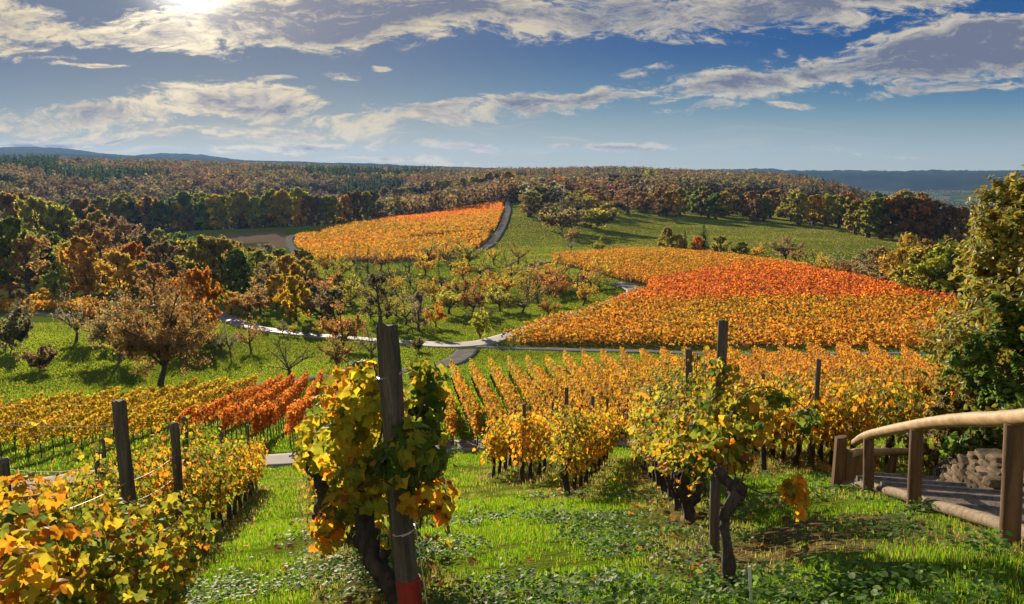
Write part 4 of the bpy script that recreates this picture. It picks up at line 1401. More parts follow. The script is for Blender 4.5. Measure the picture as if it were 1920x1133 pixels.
TCOL = {   # crown base colours
    'rust': (0.29, 0.145, 0.04), 'bronze': (0.22, 0.145, 0.045), 'orange': (0.42, 0.17, 0.018), 'ochre': (0.36, 0.23, 0.03), 'yellow': (0.44, 0.29, 0.02),
    'olive': (0.24, 0.21, 0.04), 'green': (0.13, 0.165, 0.035), 'dark': (0.12, 0.105, 0.05), 'grey': (0.16, 0.135, 0.08), 'pine': (0.03, 0.055, 0.022),
    'lime': (0.24, 0.24, 0.03), 'brown': (0.17, 0.115, 0.05), 'copper': (0.29, 0.165, 0.05),
}
TWORD = {'rust': 'rust brown', 'bronze': 'bronze brown', 'orange': 'bright orange', 'ochre': 'ochre', 'yellow': 'bright yellow', 'olive': 'olive green', 'green': 'green', 'dark': 'dark',
         'grey': 'grey brown', 'pine': 'dark green', 'lime': 'yellow green', 'brown': 'dull brown', 'copper': 'copper'}
KWORD = {'fruit': ('fruit tree', 'tree'), 'thin': ('half bare fruit tree', 'tree'), 'bare': ('leafless fruit tree', 'tree'), 'pear': ('big fruit tree', 'tree'), 'round': ('round crowned tree', 'tree'),
         'tall': ('tall tree', 'tree'), 'wispy': ('thin crowned tree', 'tree'), 'bush': ('bush', 'bush'), 'upright': ('upright bush', 'bush'), 'conifer': ('spruce', 'tree')}
TREES = []


def tree(px, py, hpx, kind, colr, zone, wide=1.0, label=None, rmin=34.0, rmax=5100.0, push=0.0):
    p = at(px, py, rmin, rmax)
    if push:
        p = p * (1 + push / float(np.hypot(p[0], p[1])))
        p[2] = zt(p[0], p[1])
        hpx = -(at_r(px, py - hpx, float(np.hypot(p[0], p[1])))[2] - p[2])
    sl_ = math.sqrt(p[0] ** 2 + p[1] ** 2 + p[2] ** 2)
    h = hpx * sl_ / FPX if hpx > 0 else -hpx
    protos, H0 = TP[kind]
    i = len(TREES)
    wd, cr = protos[i % len(protos)]
    q = np.random.default_rng(900 + i)
    s = h / H0
    r = empty('bush' if KWORD[kind][1] == 'bush' else ('spruce' if kind == 'conifer' else 'tree'), tuple(p - [0, 0, 0.02]), q.random() * 6.28)
    r.scale = (s * wide, s * wide, s)
    link('trunk', wd, r)
    o = link('crown', cr, r)
    c = np.array(TCOL[colr]) * (0.82 + 0.36 * q.random()) * (0.92 + 0.16 * q.random(3))
    o.color = (*c, 1)
    ppx = project(p + [0, 0, h * 0.5])
    TREES.append(dict(o=r, x=ppx[0], y=ppx[1], kind=kind, col=colr, zone=zone, label=label))
    return r


# --- left meadow, the big fruit trees and what stands round them
Z_ = 'left'
for a in [
    (305, 722, 152, 'pear', 'bronze', 0.88, 'big rust brown fruit tree with dark trunk at the front of the left meadow'),
    (226, 676, 112, 'pear', 'brown', 0.85, 'dark brown leafy tree left of the big rust brown fruit tree, above the bank'),
    (144, 642, 78, 'thin', 'grey', 0.75, 'thin half bare tree with a long shadow on the left bank'),
    (20, 660, 68, 'bush', 'dark', 0.8, 'dark bush at the left edge below the vine strip'),
    (45, 606, 52, 'wispy', 'dark', 0.8, 'small dark tree in front of the thin strip of yellow vines'),
    (76, 695, 42, 'bush', 'brown', 1.0, 'low dark red brown bush on the left bank'),
    (371, 624, 106, 'round', 'orange', 0.72, 'orange leaved tree with straight trunk behind the big fruit tree'),
    (296, 604, 96, 'wispy', 'copper', 1.0, 'pale copper tree with fine bare twigs behind the left meadow'),
    (543, 708, 72, 'bare', 'dark', 1.15, 'wide leafless fruit tree with crooked dark branches beside the grey track'),
    (632, 692, 62, 'fruit', 'bronze', 0.95, 'small rust fruit tree right of the wide leafless one'),
    (642, 655, 80, 'fruit', 'rust', 0.95, 'orange brown fruit tree just beyond the pale road, left of the thick post'),
    (471, 658, 58, 'thin', 'copper', 0.9, 'copper fruit tree with open twigs in front of the pale road'),
    (433, 672, 58, 'thin', 'grey', 0.6, 'slim half bare tree left of the copper twiggy one'),
    (415, 662, 40, 'thin', 'grey', 0.6, 'smallest slim bare tree at the right of the big fruit tree'),
    (556, 600, 76, 'round', 'yellow', 0.85, 'bright yellow round tree beyond the pale road'),
    (466, 598, 64, 'fruit', 'copper', 1.1, 'copper leaved tree left of the bright yellow round tree'),
    (433, 592, 40, 'round', 'yellow', 0.8, 'small yellow tree at the bend of the pale road'),
    (697, 676, 60, 'thin', 'dark', 0.8, 'dark twiggy tree half hidden by the thick post'),
    (712, 610, 92, 'wispy', 'dark', 0.95, 'tall dark tree above the thick post in the orchard'),
    (785, 622, 72, 'wispy', 'grey', 0.8, 'pair of grey green stems right of the thick post'),
    (818, 614, 46, 'fruit', 'orange', 0.8, 'small orange tree right of the grey green stems'),
    (812, 566, 46, 'fruit', 'ochre', 1.2, 'ochre round fruit tree in the middle orchard'),
    (886, 592, 64, 'fruit', 'rust', 0.85, 'rust fruit tree in the middle orchard above the yellow green bush'),
    (901, 637, 50, 'upright', 'lime', 1.0, 'upright yellow green bush beside the road junction'),
    (1028, 594, 36, 'fruit', 'rust', 1.0, 'small rust tree standing alone on the grass near the curved road'),
    (783, 660, 28, 'bush', 'dark', 0.7, 'little dark shrub on the grass beside the pale road'),
    (600, 604, 64, 'fruit', 'brown', 1.0, 'dull brown tree right of the bright yellow round tree'),
    (250, 542, 74, 'round', 'orange', 0.8, 'flaming orange tree among the dark valley trees'),
    (104, 566, 46, 'round', 'lime', 1.0, 'yellow green tree above the yellow vine strip'),
    (80, 578, 30, 'bush', 'ochre', 1.0, 'ochre bush above the yellow vine strip'),
    (395, 655, 40, 'fruit', 'ochre', 0.9, 'ochre shrubby tree behind the right side of the big fruit tree'),
    (350, 668, 60, 'fruit', 'bronze', 1.1, 'bronze low tree joined to the right side of the big fruit tree'),
    (192, 640, 75, 'fruit', 'rust', 1.0, 'rust tree behind the dark brown leafy tree'),
    (575, 632, 26, 'fruit', 'green', 0.8, 'small green tree behind the pale road, leftmost of a short row'),
    (598, 633, 26, 'fruit', 'olive', 0.8, 'small olive tree behind the pale road in a short row'),
    (530, 628, 26, 'fruit', 'grey', 0.8, 'small grey tree behind the pale road in a short row'),
    (552, 630, 24, 'fruit', 'olive', 0.7, 'smallest olive tree of the short row behind the pale road'),
]:
    tree(*a[:5], Z_, a[5], a[6])

# --- the orchard between the pale road and the rise: scattered rows of fruit trees
q = np.random.default_rng(44)
ORCH = [(640, 520), (668, 545), (620, 560), (656, 575), (690, 560), (735, 530), (742, 556), (766, 512), (770, 540), (780, 575), (802, 518), (836, 540), (842, 512), (858, 560), (870, 528),
        (740, 590), (760, 612), (840, 592), (905, 520), (930, 545), (915, 560), (950, 562), (940, 585), (975, 590), (985, 560), (1005, 575), (962, 530), (990, 535), (1020, 545), (900, 612), (720, 510), (690, 515),
        (1060, 545), (1085, 548), (1105, 540), (1078, 562), (1118, 548), (1045, 525), (1000, 515), (975, 500), (950, 512), (925, 500), (880, 500), (840, 490), (800, 492), (1092, 572), (1130, 535), (660, 500), (610, 515),
        (590, 545), (700, 600), (1040, 560), (1060, 520), (870, 495)]
for i, (x, y) in enumerate(ORCH):
    kind = ('thin', 'bare', 'fruit', 'thin', 'fruit', 'bare')[int(q.integers(6))]
    cl = {'thin': ('olive', 'ochre', 'olive', 'bronze'), 'bare': ('grey', 'grey', 'brown', 'olive'), 'fruit': ('olive', 'ochre', 'olive', 'rust')}[kind][int(q.integers(4))]
    h = (40 + 15 * q.random()) * (0.6 + 0.4 * (y - 480) / 120)
    tree(x + q.normal(0, 3), y + q.normal(0, 2), h + 8, kind, cl, 'orchard', 0.95 + 0.3 * q.random())
for x, y, h, k_, c_ in [(1010, 540, 44, 'fruit', 'copper'), (1035, 548, 46, 'fruit', 'rust'), (990, 545, 40, 'fruit', 'ochre')]:
    tree(x, y, h, k_, c_, 'orchard', 1.2)

# --- lone trees in the far meadow and on the crest of the orange field
for a in [
    (1122, 477, 30, 'fruit', 'olive', 1.0, 'small olive tree alone at the upper edge of the orange field'),
    (1070, 472, 26, 'thin', 'grey', 1.0, 'small grey tree at the edge of the far meadow'),
    (1072, 452, 24, 'fruit', 'copper', 1.1, 'little copper tree below the bushy slope in the far meadow'),
    (1160, 472, 18, 'thin', 'olive', 1.2, 'tiny twiggy tree on the far meadow above the orange field'),
    (1252, 474, 44, 'round', 'olive', 0.85, 'round olive tree on the crest of the orange field, left of the dark spruces'),
    (1272, 476, 34, 'round', 'ochre', 0.6, 'narrow ochre tree between the round olive tree and the spruces'),
    (1283, 476, 44, 'conifer', 'pine', 0.75, 'narrow dark spruce, left one of two on the crest'),
    (1318, 474, 54, 'conifer', 'pine', 0.95, 'tallest dark spruce on the crest of the orange field'),
    (1308, 480, 34, 'round', 'orange', 0.65, 'small orange tree in front of the tallest spruce'),
    (1350, 484, 38, 'round', 'olive', 0.95, 'dense olive tree right of the tallest spruce'),
    (1388, 488, 32, 'round', 'olive', 1.0, 'low olive tree at the right end of the crest group'),
    (1472, 492, 50, 'fruit', 'brown', 1.0, 'dark spreading fruit tree on the grass behind the red field'),
    (1495, 500, 38, 'fruit', 'bronze', 0.9, 'bronze tree right beside the dark spreading fruit tree'),
    (1420, 484, 26, 'fruit', 'ochre', 1.0, 'small ochre tree on the grass left of the dark spreading fruit tree'),
    (1690, 460, 20, 'thin', 'olive', 1.4, 'low twiggy hedge tree below the far round woods'),
    (1708, 544, 36, 'conifer', 'pine', 1.1, 'small dark spruce in the tree line behind the red field'),
]:
    tree(*a[:5], 'crest', a[5], a[6], rmin=100)
q = np.random.default_rng(46)
for x, y, h, k_, c_ in [(1528, 512, 40, 'thin', 'olive'), (1545, 520, 38, 'fruit', 'ochre'), (1562, 520, 46, 'thin', 'grey'), (1580, 527, 36, 'fruit', 'rust'), (1596, 528, 50, 'thin', 'grey'), (1613, 533, 42, 'fruit', 'bronze'),
                        (1632, 537, 60, 'wispy', 'grey'), (1652, 541, 66, 'wispy', 'brown'), (1672, 546, 62, 'wispy', 'copper'), (1690, 548, 70, 'wispy', 'ochre'), (1722, 553, 70, 'round', 'olive'), (1745, 556, 80, 'round', 'olive'),
                        (1768, 560, 84, 'round', 'lime'), (1790, 563, 74, 'round', 'green'), (1812, 566, 70, 'round', 'olive'), (1730, 560, 36, 'bush', 'olive'), (1760, 565, 34, 'bush', 'green'), (1660, 545, 30, 'bush', 'brown'), (1605, 530, 26, 'bush', 'rust'),
                        (1700, 500, 52, 'wispy', 'ochre'), (1735, 505, 48, 'wispy', 'copper')]:
    tree(x, y, h, k_, c_, 'redline', 0.9 + 0.35 * q.random(), rmin=105)

# --- woodland edge trees
q = np.random.default_rng(48)
for i in range(26):                                            # behind the hill vineyard
    t = i / 25
    x = 566 + (950 - 566) * t
    y = np.interp(x, [560, 620, 700, 800, 900, 950], [436, 428, 416, 401, 382, 374])
    tree(x + q.normal(0, 3), y, 56 + 10 * q.random() - 12 * t, 'tall', ('olive', 'olive', 'brown', 'ochre', 'dark')[int(q.integers(5))], 'hilledge', 0.85 + 0.3 * q.random(), rmin=300, push=38)
for i in range(24):                                            # the long line left of it
    t = i / 23
    x = 190 + 370 * t
    tree(x + q.normal(0, 4), 446 - 12 * t + q.normal(0, 2), 54 + 26 * q.random(), 'tall', ('olive', 'lime', 'ochre', 'olive', 'green', 'lime', 'yellow')[int(q.integers(7))], 'valleyline', 0.9 + 0.3 * q.random(), rmin=300, push=45)
for i in range(34):                                            # dark bushy slope right of the hill road
    x = 975 + 265 * q.random()
    y = np.interp(x, [975, 1010, 1060, 1120, 1180, 1240], [400, 425, 440, 430, 415, 405]) - 62 * q.random() ** 1.3
    tree(x, y, 24 + 22 * q.random(), ('round', 'wispy', 'bush', 'fruit', 'round')[int(q.integers(5))], ('brown', 'copper', 'olive', 'grey', 'bronze', 'dark')[int(q.integers(6))], 'slope', 1.1 + 0.4 * q.random(), rmin=260)
for i in range(20):
    x = 1235 + 250 * i / 19
    y = 400 + 6 * math.sin(i) + 14 * i / 19
    tree(x, y, 34 + 16 * q.random(), ('round', 'tall', 'round')[int(q.integers(3))], ('olive', 'brown', 'green', 'dark', 'ochre', 'copper')[int(q.integers(6))], 'farmeadow', 1.1, rmin=330)
for x, y, h, c_ in [(1500, 424, 54, 'olive'), (1524, 424, 52, 'ochre'), (1548, 426, 54, 'olive'), (1574, 428, 52, 'green'), (1604, 440, 56, 'olive'), (1628, 446, 66, 'olive'), (1652, 448, 66, 'green'), (1676, 450, 72, 'rust'),
                    (1702, 452, 70, 'brown'), (1728, 454, 72, 'rust'), (1752, 456, 66, 'bronze'), (1778, 458, 60, 'brown'), (1690, 440, 70, 'olive'), (1716, 440, 66, 'rust'), (1590, 424, 54, 'rust'), (1640, 430, 60, 'green'), (1800, 456, 56, 'bronze')]:
    tree(x, y, h, 'tall', c_, 'roundwood', 1.15, rmin=250)
# --- the dense valley trees on the left
q = np.random.default_rng(52)
VAL = [(-20, 470, 90), (15, 480, 95), (50, 470, 85), (85, 478, 90), (120, 470, 80), (160, 468, 78), (190, 480, 72), (-15, 560, 110), (20, 556, 120), (55, 560, 95), (95, 540, 85), (130, 552, 80), (165, 560, 95), (195, 548, 100), (225, 562, 80),
       (205, 505, 82), (165, 510, 80), (245, 500, 70), (280, 520, 72), (315, 540, 70), (345, 520, 68), (275, 560, 62), (300, 566, 60), (330, 566, 66), (365, 540, 75), (390, 556, 100), (420, 556, 96), (450, 560, 85), (480, 548, 70), (505, 560, 66), (535, 548, 62),
       (470, 520, 50), (500, 505, 46), (530, 508, 44), (560, 520, 50), (580, 540, 50), (350, 490, 46), (380, 485, 40), (415, 490, 40), (300, 485, 46), (445, 500, 44), (520, 580, 60), (490, 586, 50), (590, 585, 44), (620, 595, 50), (640, 560, 44)]
for i, (x, y, h) in enumerate(VAL):
    kind = ('round', 'tall', 'wispy', 'round')[int(q.integers(4))]
    c_ = ('olive', 'brown', 'grey', 'dark', 'bronze', 'green', 'ochre', 'olive')[int(q.integers(8))]
    if x < 120 and y > 530:
        c_ = ('dark', 'green', 'dark')[int(q.integers(3))]
    if (x, y) in ((390, 556), (420, 556)):
        kind, c_ = 'round', 'olive'
    if c_ == 'dark' and q.random() < .6:
        c_ = ('olive', 'bronze', 'lime')[int(q.integers(3))]
    tree(x + q.normal(0, 4), y + q.normal(0, 3), h, kind, c_, 'valley', 0.85 + 0.35 * q.random(), rmin=100)

GRP = {'left': 'trees of the left meadow', 'orchard': 'orchard trees between pale road and rise', 'crest': 'trees on the crest', 'redline': 'tree line behind the red field', 'hilledge': 'woodland edge above the hill vineyard',
       'valleyline': 'long tree line across the valley', 'slope': 'bushy slope right of the hill road', 'farmeadow': 'woodland edge behind the far meadow', 'roundwood': 'round wood on the right', 'valley': 'dense valley trees on the left'}
PHR = {'orchard': 'in the mid orchard', 'redline': 'behind the red field', 'hilledge': 'behind the hill vineyard', 'valleyline': 'in the long valley tree line',
       'slope': 'on the hill road slope', 'farmeadow': 'at the far meadow wood edge', 'roundwood': 'in the round right wood', 'valley': 'among the dense valley trees'}
for z in GRP:
    ts = sorted([t for t in TREES if t['zone'] == z], key=lambda t: t['x'])
    for i, t in enumerate(ts):
        kw, cat = KWORD[t['kind']]
        lab = t['label'] or f"{TWORD[t['col']]} {kw}, {ordn(i + 1)} from the left {PHR[z]}"
        tag(t['o'], lab, cat, GRP[z])
print('trees', len(TREES))

# ------------------------------------------------------------------ the far woods: one mass of crowns
q = np.random.default_rng(60)
cells = []
for (r0_, r1_, a0, a1, sp_) in ((430, 620, -36, 12, 8.5), (620, 860, -36, 24, 8.5), (860, 1130, -36, 26, 9.0), (1130, 1420, -36, 24, 11)):
    n_ = int((math.radians(a1 - a0) / 2 * (r1_ ** 2 - r0_ ** 2)) / sp_ ** 2)
    r_ = np.sqrt(q.uniform(r0_ ** 2, r1_ ** 2, n_))
    a_ = np.radians(q.uniform(a0, a1, n_))
    cells.append(np.column_stack([r_ * np.sin(a_), r_ * np.cos(a_)]))
XY = np.concatenate(cells)
az_ = np.degrees(np.arctan2(XY[:, 0], XY[:, 1]))
r_ = np.hypot(XY[:, 0], XY[:, 1])
lim = np.interp(az_, [-36, -12, -8, 0, 4, 9, 18, 22, 26], [435, 440, 430, 475, 470, 470, 480, 520, 640])
k_ = r_ > lim
XY, az_, r_ = XY[k_], az_[k_], r_[k_]
n_ = len(XY)
con = (fbm(XY[:, 0] / 130, XY[:, 1] / 130, 3, 70) > 0.72) | ((az_ < -29.5) & (r_ > 930))
con |= (az_ > -24) & (az_ < -15) & (r_ < 640) & (fbm(XY[:, 0] / 60, XY[:, 1] / 60, 2, 71) > 0.52)
hue = fbm(XY[:, 0] / 90, XY[:, 1] / 90, 3, 72) + 0.25 * (q.random(n_) - 0.5)
pal = np.array([(0.135, 0.075, 0.034), (0.12, 0.082, 0.04), (0.155, 0.11, 0.04), (0.105, 0.10, 0.035), (0.095, 0.07, 0.042)])
ci = np.clip(((hue - 0.25) / 0.5 * 5).astype(int), 0, 4)
cc = pal[ci] * (0.55 + 0.75 * q.random((n_, 1)))
cc[con] = np.array((0.035, 0.058, 0.022)) * (0.8 + 0.5 * q.random((con.sum(), 1)))
Hh = np.where(con, 15 + 5 * q.random(n_), 12 + 5 * q.random(n_))
Ww = np.where(con, 5.5, 9.5) * (0.8 + 0.4 * q.random(n_))
per = 64
vi = np.repeat(np.arange(n_), per)
m_ = len(vi)
u = q.normal(size=(m_, 3))
u /= np.linalg.norm(u, axis=1, keepdims=True)
u *= (0.72 + 0.38 * q.random((m_, 1)))
hz_ = 0.5 + 0.5 * u[:, 2]
cone = np.where(con[vi], np.clip(1.05 - hz_, 0.05, 1), 1.0)
P = np.column_stack([XY[vi, 0] + u[:, 0] * Ww[vi] / 2 * cone, XY[vi, 1] + u[:, 1] * Ww[vi] / 2 * cone, zt(XY[:, 0], XY[:, 1])[vi] + Hh[vi] * (0.12 + 0.88 * hz_)])
N = u + q.normal(0, 0.32, (m_, 3)) + [0, 0, 0.15]
g_ = Geo()
leaves(g_, P, N, np.where(con[vi], 0.85, 1.02) * (0.7 + 0.6 * q.random(m_)) * (0.85 + r_[vi] / 4500), T_CARD, cc[vi] * (0.8 + 0.4 * q.random((m_, 1))), None, q)
# trunks: three-sided stems under the crowns
rr3 = 0.22
b = np.column_stack([XY, zt(XY[:, 0], XY[:, 1]) - 0.3])
o3 = np.array([[rr3, 0, 0], [-rr3 * .5, rr3 * .87, 0], [-rr3 * .5, -rr3 * .87, 0]])
v = np.stack([b[:, None] + o3, b[:, None] + o3 * 0.5 + np.array([0, 0, 1.0]) * (Hh * 0.8)[:, None, None]], 1).reshape(-1, 3)
i6 = np.arange(n_)[:, None] * 6
f = np.concatenate([i6 + np.array([[0, 1, 4, 3]]), i6 + np.array([[1, 2, 5, 4]]), i6 + np.array([[2, 0, 3, 5]])])
g_.add(v, f, (1, 1, 1), 1)
tag(g_.build('woods', [M_LEAF, M_BARK]), 'brown and dark green woods covering the far hills', 'woods', kind='stuff')
print('wood crowns', n_)

# valley hedges and copses beyond
n_ = 900
a_ = np.radians(q.uniform(18, 37, n_))
r_ = np.sqrt(q.uniform(1400 ** 2, 3600 ** 2, n_))
XY = np.column_stack([r_ * np.sin(a_), r_ * np.cos(a_)])
k_ = fbm(XY[:, 0] / 160, XY[:, 1] / 220, 3, 77) > 0.5
XY = XY[k_]
n_ = len(XY)
per = 14
vi = np.repeat(np.arange(n_), per)
m_ = len(vi)
P = np.column_stack([XY[vi, 0] + q.normal(0, 7, m_), XY[vi, 1] + q.normal(0, 4, m_), zt(XY[:, 0], XY[:, 1])[vi] + 1 + 7 * q.random(m_)])
g_ = Geo()
leaves(g_, P, q.normal(size=(m_, 3)) + [0, 0, .4], 3.0, T_CARD, np.array((0.05, 0.06, 0.025)) * (0.7 + 0.6 * q.random((m_, 1))), None, q)
tag(g_.build('valley_copses', [M_LEAF]), 'dark hedges and copses scattered over the distant valley floor', 'copses', kind='stuff')

# houses of the far village
M_HOUSE = rough_mat('house_wall', (0.55, 0.5, 0.42), (0.7, 0.66, 0.58), (0.5, 0.5, 0.5), 0.8, 0.0)
M_ROOF = rough_mat('house_roof', (0.32, 0.12, 0.06), (0.22, 0.09, 0.05), (0.5, 0.5, 0.5), 0.8, 0.0)
for i, (x, y, w, h) in enumerate([(1612, 343, 26, 7), (1632, 343, 34, 8), (1648, 344, 22, 7), (1745, 352, 14, 7), (1760, 351, 13, 7), (1772, 353, 14, 6), (1730, 354, 13, 7), (1700, 357, 12, 6), (1786, 355, 12, 7)]):
    p = at(x, y, 1500)
    r = empty('house', tuple(p), 0.3 + i)
    tag(r, f'tiny pale house with reddish roof in the distant valley, {ordn(i + 1)} of the scattered village', 'house', 'houses of the distant village')
    for nm, me_, vv, ff in (('wall', M_HOUSE, [(a * w / 2, b_ * 5.5, c_) for a in (-1, 1) for b_ in (-1, 1) for c_ in (-1, h)], [(0, 1, 3, 2), (4, 6, 7, 5), (0, 4, 5, 1), (2, 3, 7, 6), (0, 2, 6, 4)]),
                            ('roof', M_ROOF, [(a * (w / 2 + .5), b_, c_) for a in (-1, 1) for b_, c_ in ((-6.2, h - .1), (0, h + 5), (6.2, h - .1))], [(0, 1, 4, 3), (1, 2, 5, 4), (0, 3, 5, 2)])):
        g_ = Geo()
        g_.add(vv, ff)
        if nm == 'roof':
            g_.add(np.array(vv)[[0, 1, 2, 3, 4, 5]], [(0, 2, 1), (3, 4, 5)])
        g_.build(nm, me_, r)

# ------------------------------------------------------------------ handrail, steps and stone wall on the right
def gpt(px, py):
    return at(px, py, 2.0)


RB = [gpt(1577, 918), gpt(1628, 928), gpt(1713, 958), gpt(1893, 1021)]
RT = [(1577, 818), (1629, 822), (1719, 805), (1902, 795)]
dR = unit((RB[0] - RB[3])[:2])
nR = np.array([dR[1], -dR[0]])                    # to the right of the line, looking away
hr = empty('handrail', tuple(RB[2]))
tag(hr, 'rustic round log handrail with pale curved top rail beside the steps', 'handrail')
o_ = np.array(RB[2])
tops = []
for i, (b, t_) in enumerate(zip(RB, RT)):
    top = at_r(*t_, float(np.hypot(b[0], b[1])) + 0.02)
    tops.append(top)
    if i == 0:
        continue
    g_ = Geo()
    k_ = 14
    f = np.linspace(-0.25 / (top[2] - b[2]), 1, k_)[:, None]
    tube(g_, b + (top - b) * f - o_, 0.053 * (1.05 - 0.08 * f[:, 0]), 16, rough=0.07, seed=i)
    g_.build('rail_post', M_RAILP, hr, True)
ext = at_r(2050, 766, float(np.hypot(*RB[3][:2])) - 0.9)
rail = spline([tops[1] + (tops[1] - tops[2]) * 0.38 + [0, 0, -0.02], tops[1] + [0, 0, 0.035], tops[2] + [0, 0, 0.035], (tops[2] + tops[3]) / 2 + [0, 0, 0.05], tops[3] + [0, 0, 0.035], ext], 40)
g_ = Geo()
tube(g_, rail - o_, np.interp(np.linspace(0, 1, 40), [0, .3, 1], [0.042, 0.047, 0.050]), 18, rough=0.09, seed=8)
g_.build('rail', M_LOG, hr, True)

# split plank post left of the rail
g_ = Geo()
b, t_ = RB[0], tops[0]
H_ = t_[2] - b[2]
for w0, w1, h, dx, dy in ((0.0, 0.12, 1.0, -0.045, 0), (0.0, 0.11, 0.80, 0.055, 0.05)):
    n_ = 9
    zz = np.linspace(-0.25, H_ * h, n_)
    hw = 0.062
    ring = np.array([(-hw, -0.04), (-hw * .3, -0.06), (hw * .4, -0.055), (hw, -0.03), (hw, 0.03), (0, 0.045), (-hw, 0.03)])
    v = np.array([[[x_ + dx + 0.004 * math.sin(3 * z_ + i_), y_ + dy, z_] for i_, (x_, y_) in enumerate(ring)] for z_ in zz])
    v[-1, :, 2] -= (v[-1, :, 0] - dx + hw) * (0.5 if dx > 0 else -0.15)
    m_ = len(ring)
    i, j = np.arange(n_ - 1)[:, None] * m_, np.arange(m_)[None]
    f = np.stack([i + j, i + (j + 1) % m_, i + m_ + (j + 1) % m_, i + m_ + j], -1).reshape(-1, 4)
    v = v.reshape(-1, 3)
    g_.add(v, f)
    c_ = np.vstack([v[-m_:], v[-m_:].mean(0)])
    g_.add(c_, [(k2, (k2 + 1) % m_, m_) for k2 in range(m_)])
o = g_.build('plank_post', M_RAILP)
o.location = tuple(b)
tag(o, 'broad split plank post left of the log handrail', 'post')

# logs edging the steps
edge = [RB[0] + [*(nR * 0.02), 0], (RB[0] * .5 + RB[1] * .5) + [*(nR * .06), 0], RB[1] + [*(nR * .12), 0], RB[2] + [*(nR * .12), 0], (RB[2] + RB[3]) / 2 + [*(nR * .14), 0], RB[3] + [*(nR * .14), 0], RB[3] + [*(nR * .14 - dR * 1.0), 0.3]]
for i, (a, c_) in enumerate(((0, 2), (2, 3), (3, 5), (5, 6))):
    p0, p1 = np.array(edge[a], float), np.array(edge[c_], float)
    p0[2], p1[2] = zt(p0[0], p0[1]) + 0.06, zt(p1[0], p1[1]) + 0.06
    g_ = Geo()
    tube(g_, spline([p0 + (p1 - p0) * 0.02, (p0 + p1) / 2 + [0, 0, 0.01], p1 - (p1 - p0) * 0.02], 12), 0.048, 14, rough=0.08, seed=20 + i)
    tag(g_.build('border_log', M_EDGE, smooth=True), f'pale log lying along the foot of the handrail, {ordn(i + 1)} from the plank post', 'log', 'edging logs beside the steps')

st_ = empty('stairway', tuple(RB[2] + [*(nR * 0.9), 0]))
tag(st_, 'gravel steps with dark board risers going down beside the handrail', 'steps')
so_ = np.array(st_.location)
L0 = RB[3] - np.array([*(dR * 1.6), 0])
n_st = 7
Ltot = float(np.hypot(*(RB[0] - L0)[:2])) + 1.2
gt, gr = Geo(), Geo()
tread = Ltot / n_st
for i in range(n_st):
    a = L0[:2] + dR * tread * i
    zf = float(zt(*(a + nR * 0.9 + dR * tread))) + 0.10
    c4 = [a + nR * 0.22, a + nR * 1.75, a + nR * 1.75 + dR * tread, a + nR * 0.22 + dR * tread]
    v = [(*p_, zf) for p_ in c4] + [(*p_, zf - 0.5) for p_ in c4]
    gt.add(np.array(v) - so_, [(0, 1, 2, 3), (4, 7, 6, 5), (0, 4, 5, 1), (1, 5, 6, 2), (2, 6, 7, 3), (3, 7, 4, 0)])
    e0, e1 = (*(c4[3] + nR * -.02), zf - 0.03), (*(c4[2]), zf - 0.03)
    tube(gr, np.array([e0, e1]) - so_, 0.05, 8, rough=0.1, seed=i)
gt.build('tread', M_GRAVEL, st_)
gr.build('riser', M_PLANK, st_, True)


def stone(q, size):
    n_ = 4
    t = np.linspace(-1, 1, n_ + 1)
    vs, fs = [], []
    for ax in range(3):
        for s_ in (-1, 1):
            a, b = np.meshgrid(t, t, indexing='ij')
            p = np.zeros((n_ + 1, n_ + 1, 3))
            p[..., ax], p[..., (ax + 1) % 3], p[..., (ax + 2) % 3] = s_, a, b
            k_ = len(vs) * (n_ + 1) ** 2
            ii = np.arange((n_ + 1) ** 2).reshape(n_ + 1, n_ + 1) + k_
            f = np.stack([ii[:-1, :-1], ii[1:, :-1], ii[1:, 1:], ii[:-1, 1:]], -1).reshape(-1, 4)
            fs.append(f if s_ > 0 else f[:, ::-1])
            vs.append(p.reshape(-1, 3))
    v = np.concatenate(vs)
    l = (np.abs(v) ** 7).sum(1, keepdims=True) ** (1 / 7)
    v = v / l
    o3 = q.random(3) * 40
    dsp = 1 + 0.42 * (fbm(v[:, 0] * 1.6 + v[:, 2] * 0.7 + o3[0], v[:, 1] * 1.6 + o3[1] - v[:, 2], 3, 3) - 0.5)
    return v * dsp[:, None] * np.asarray(size) / 2, np.concatenate(fs)


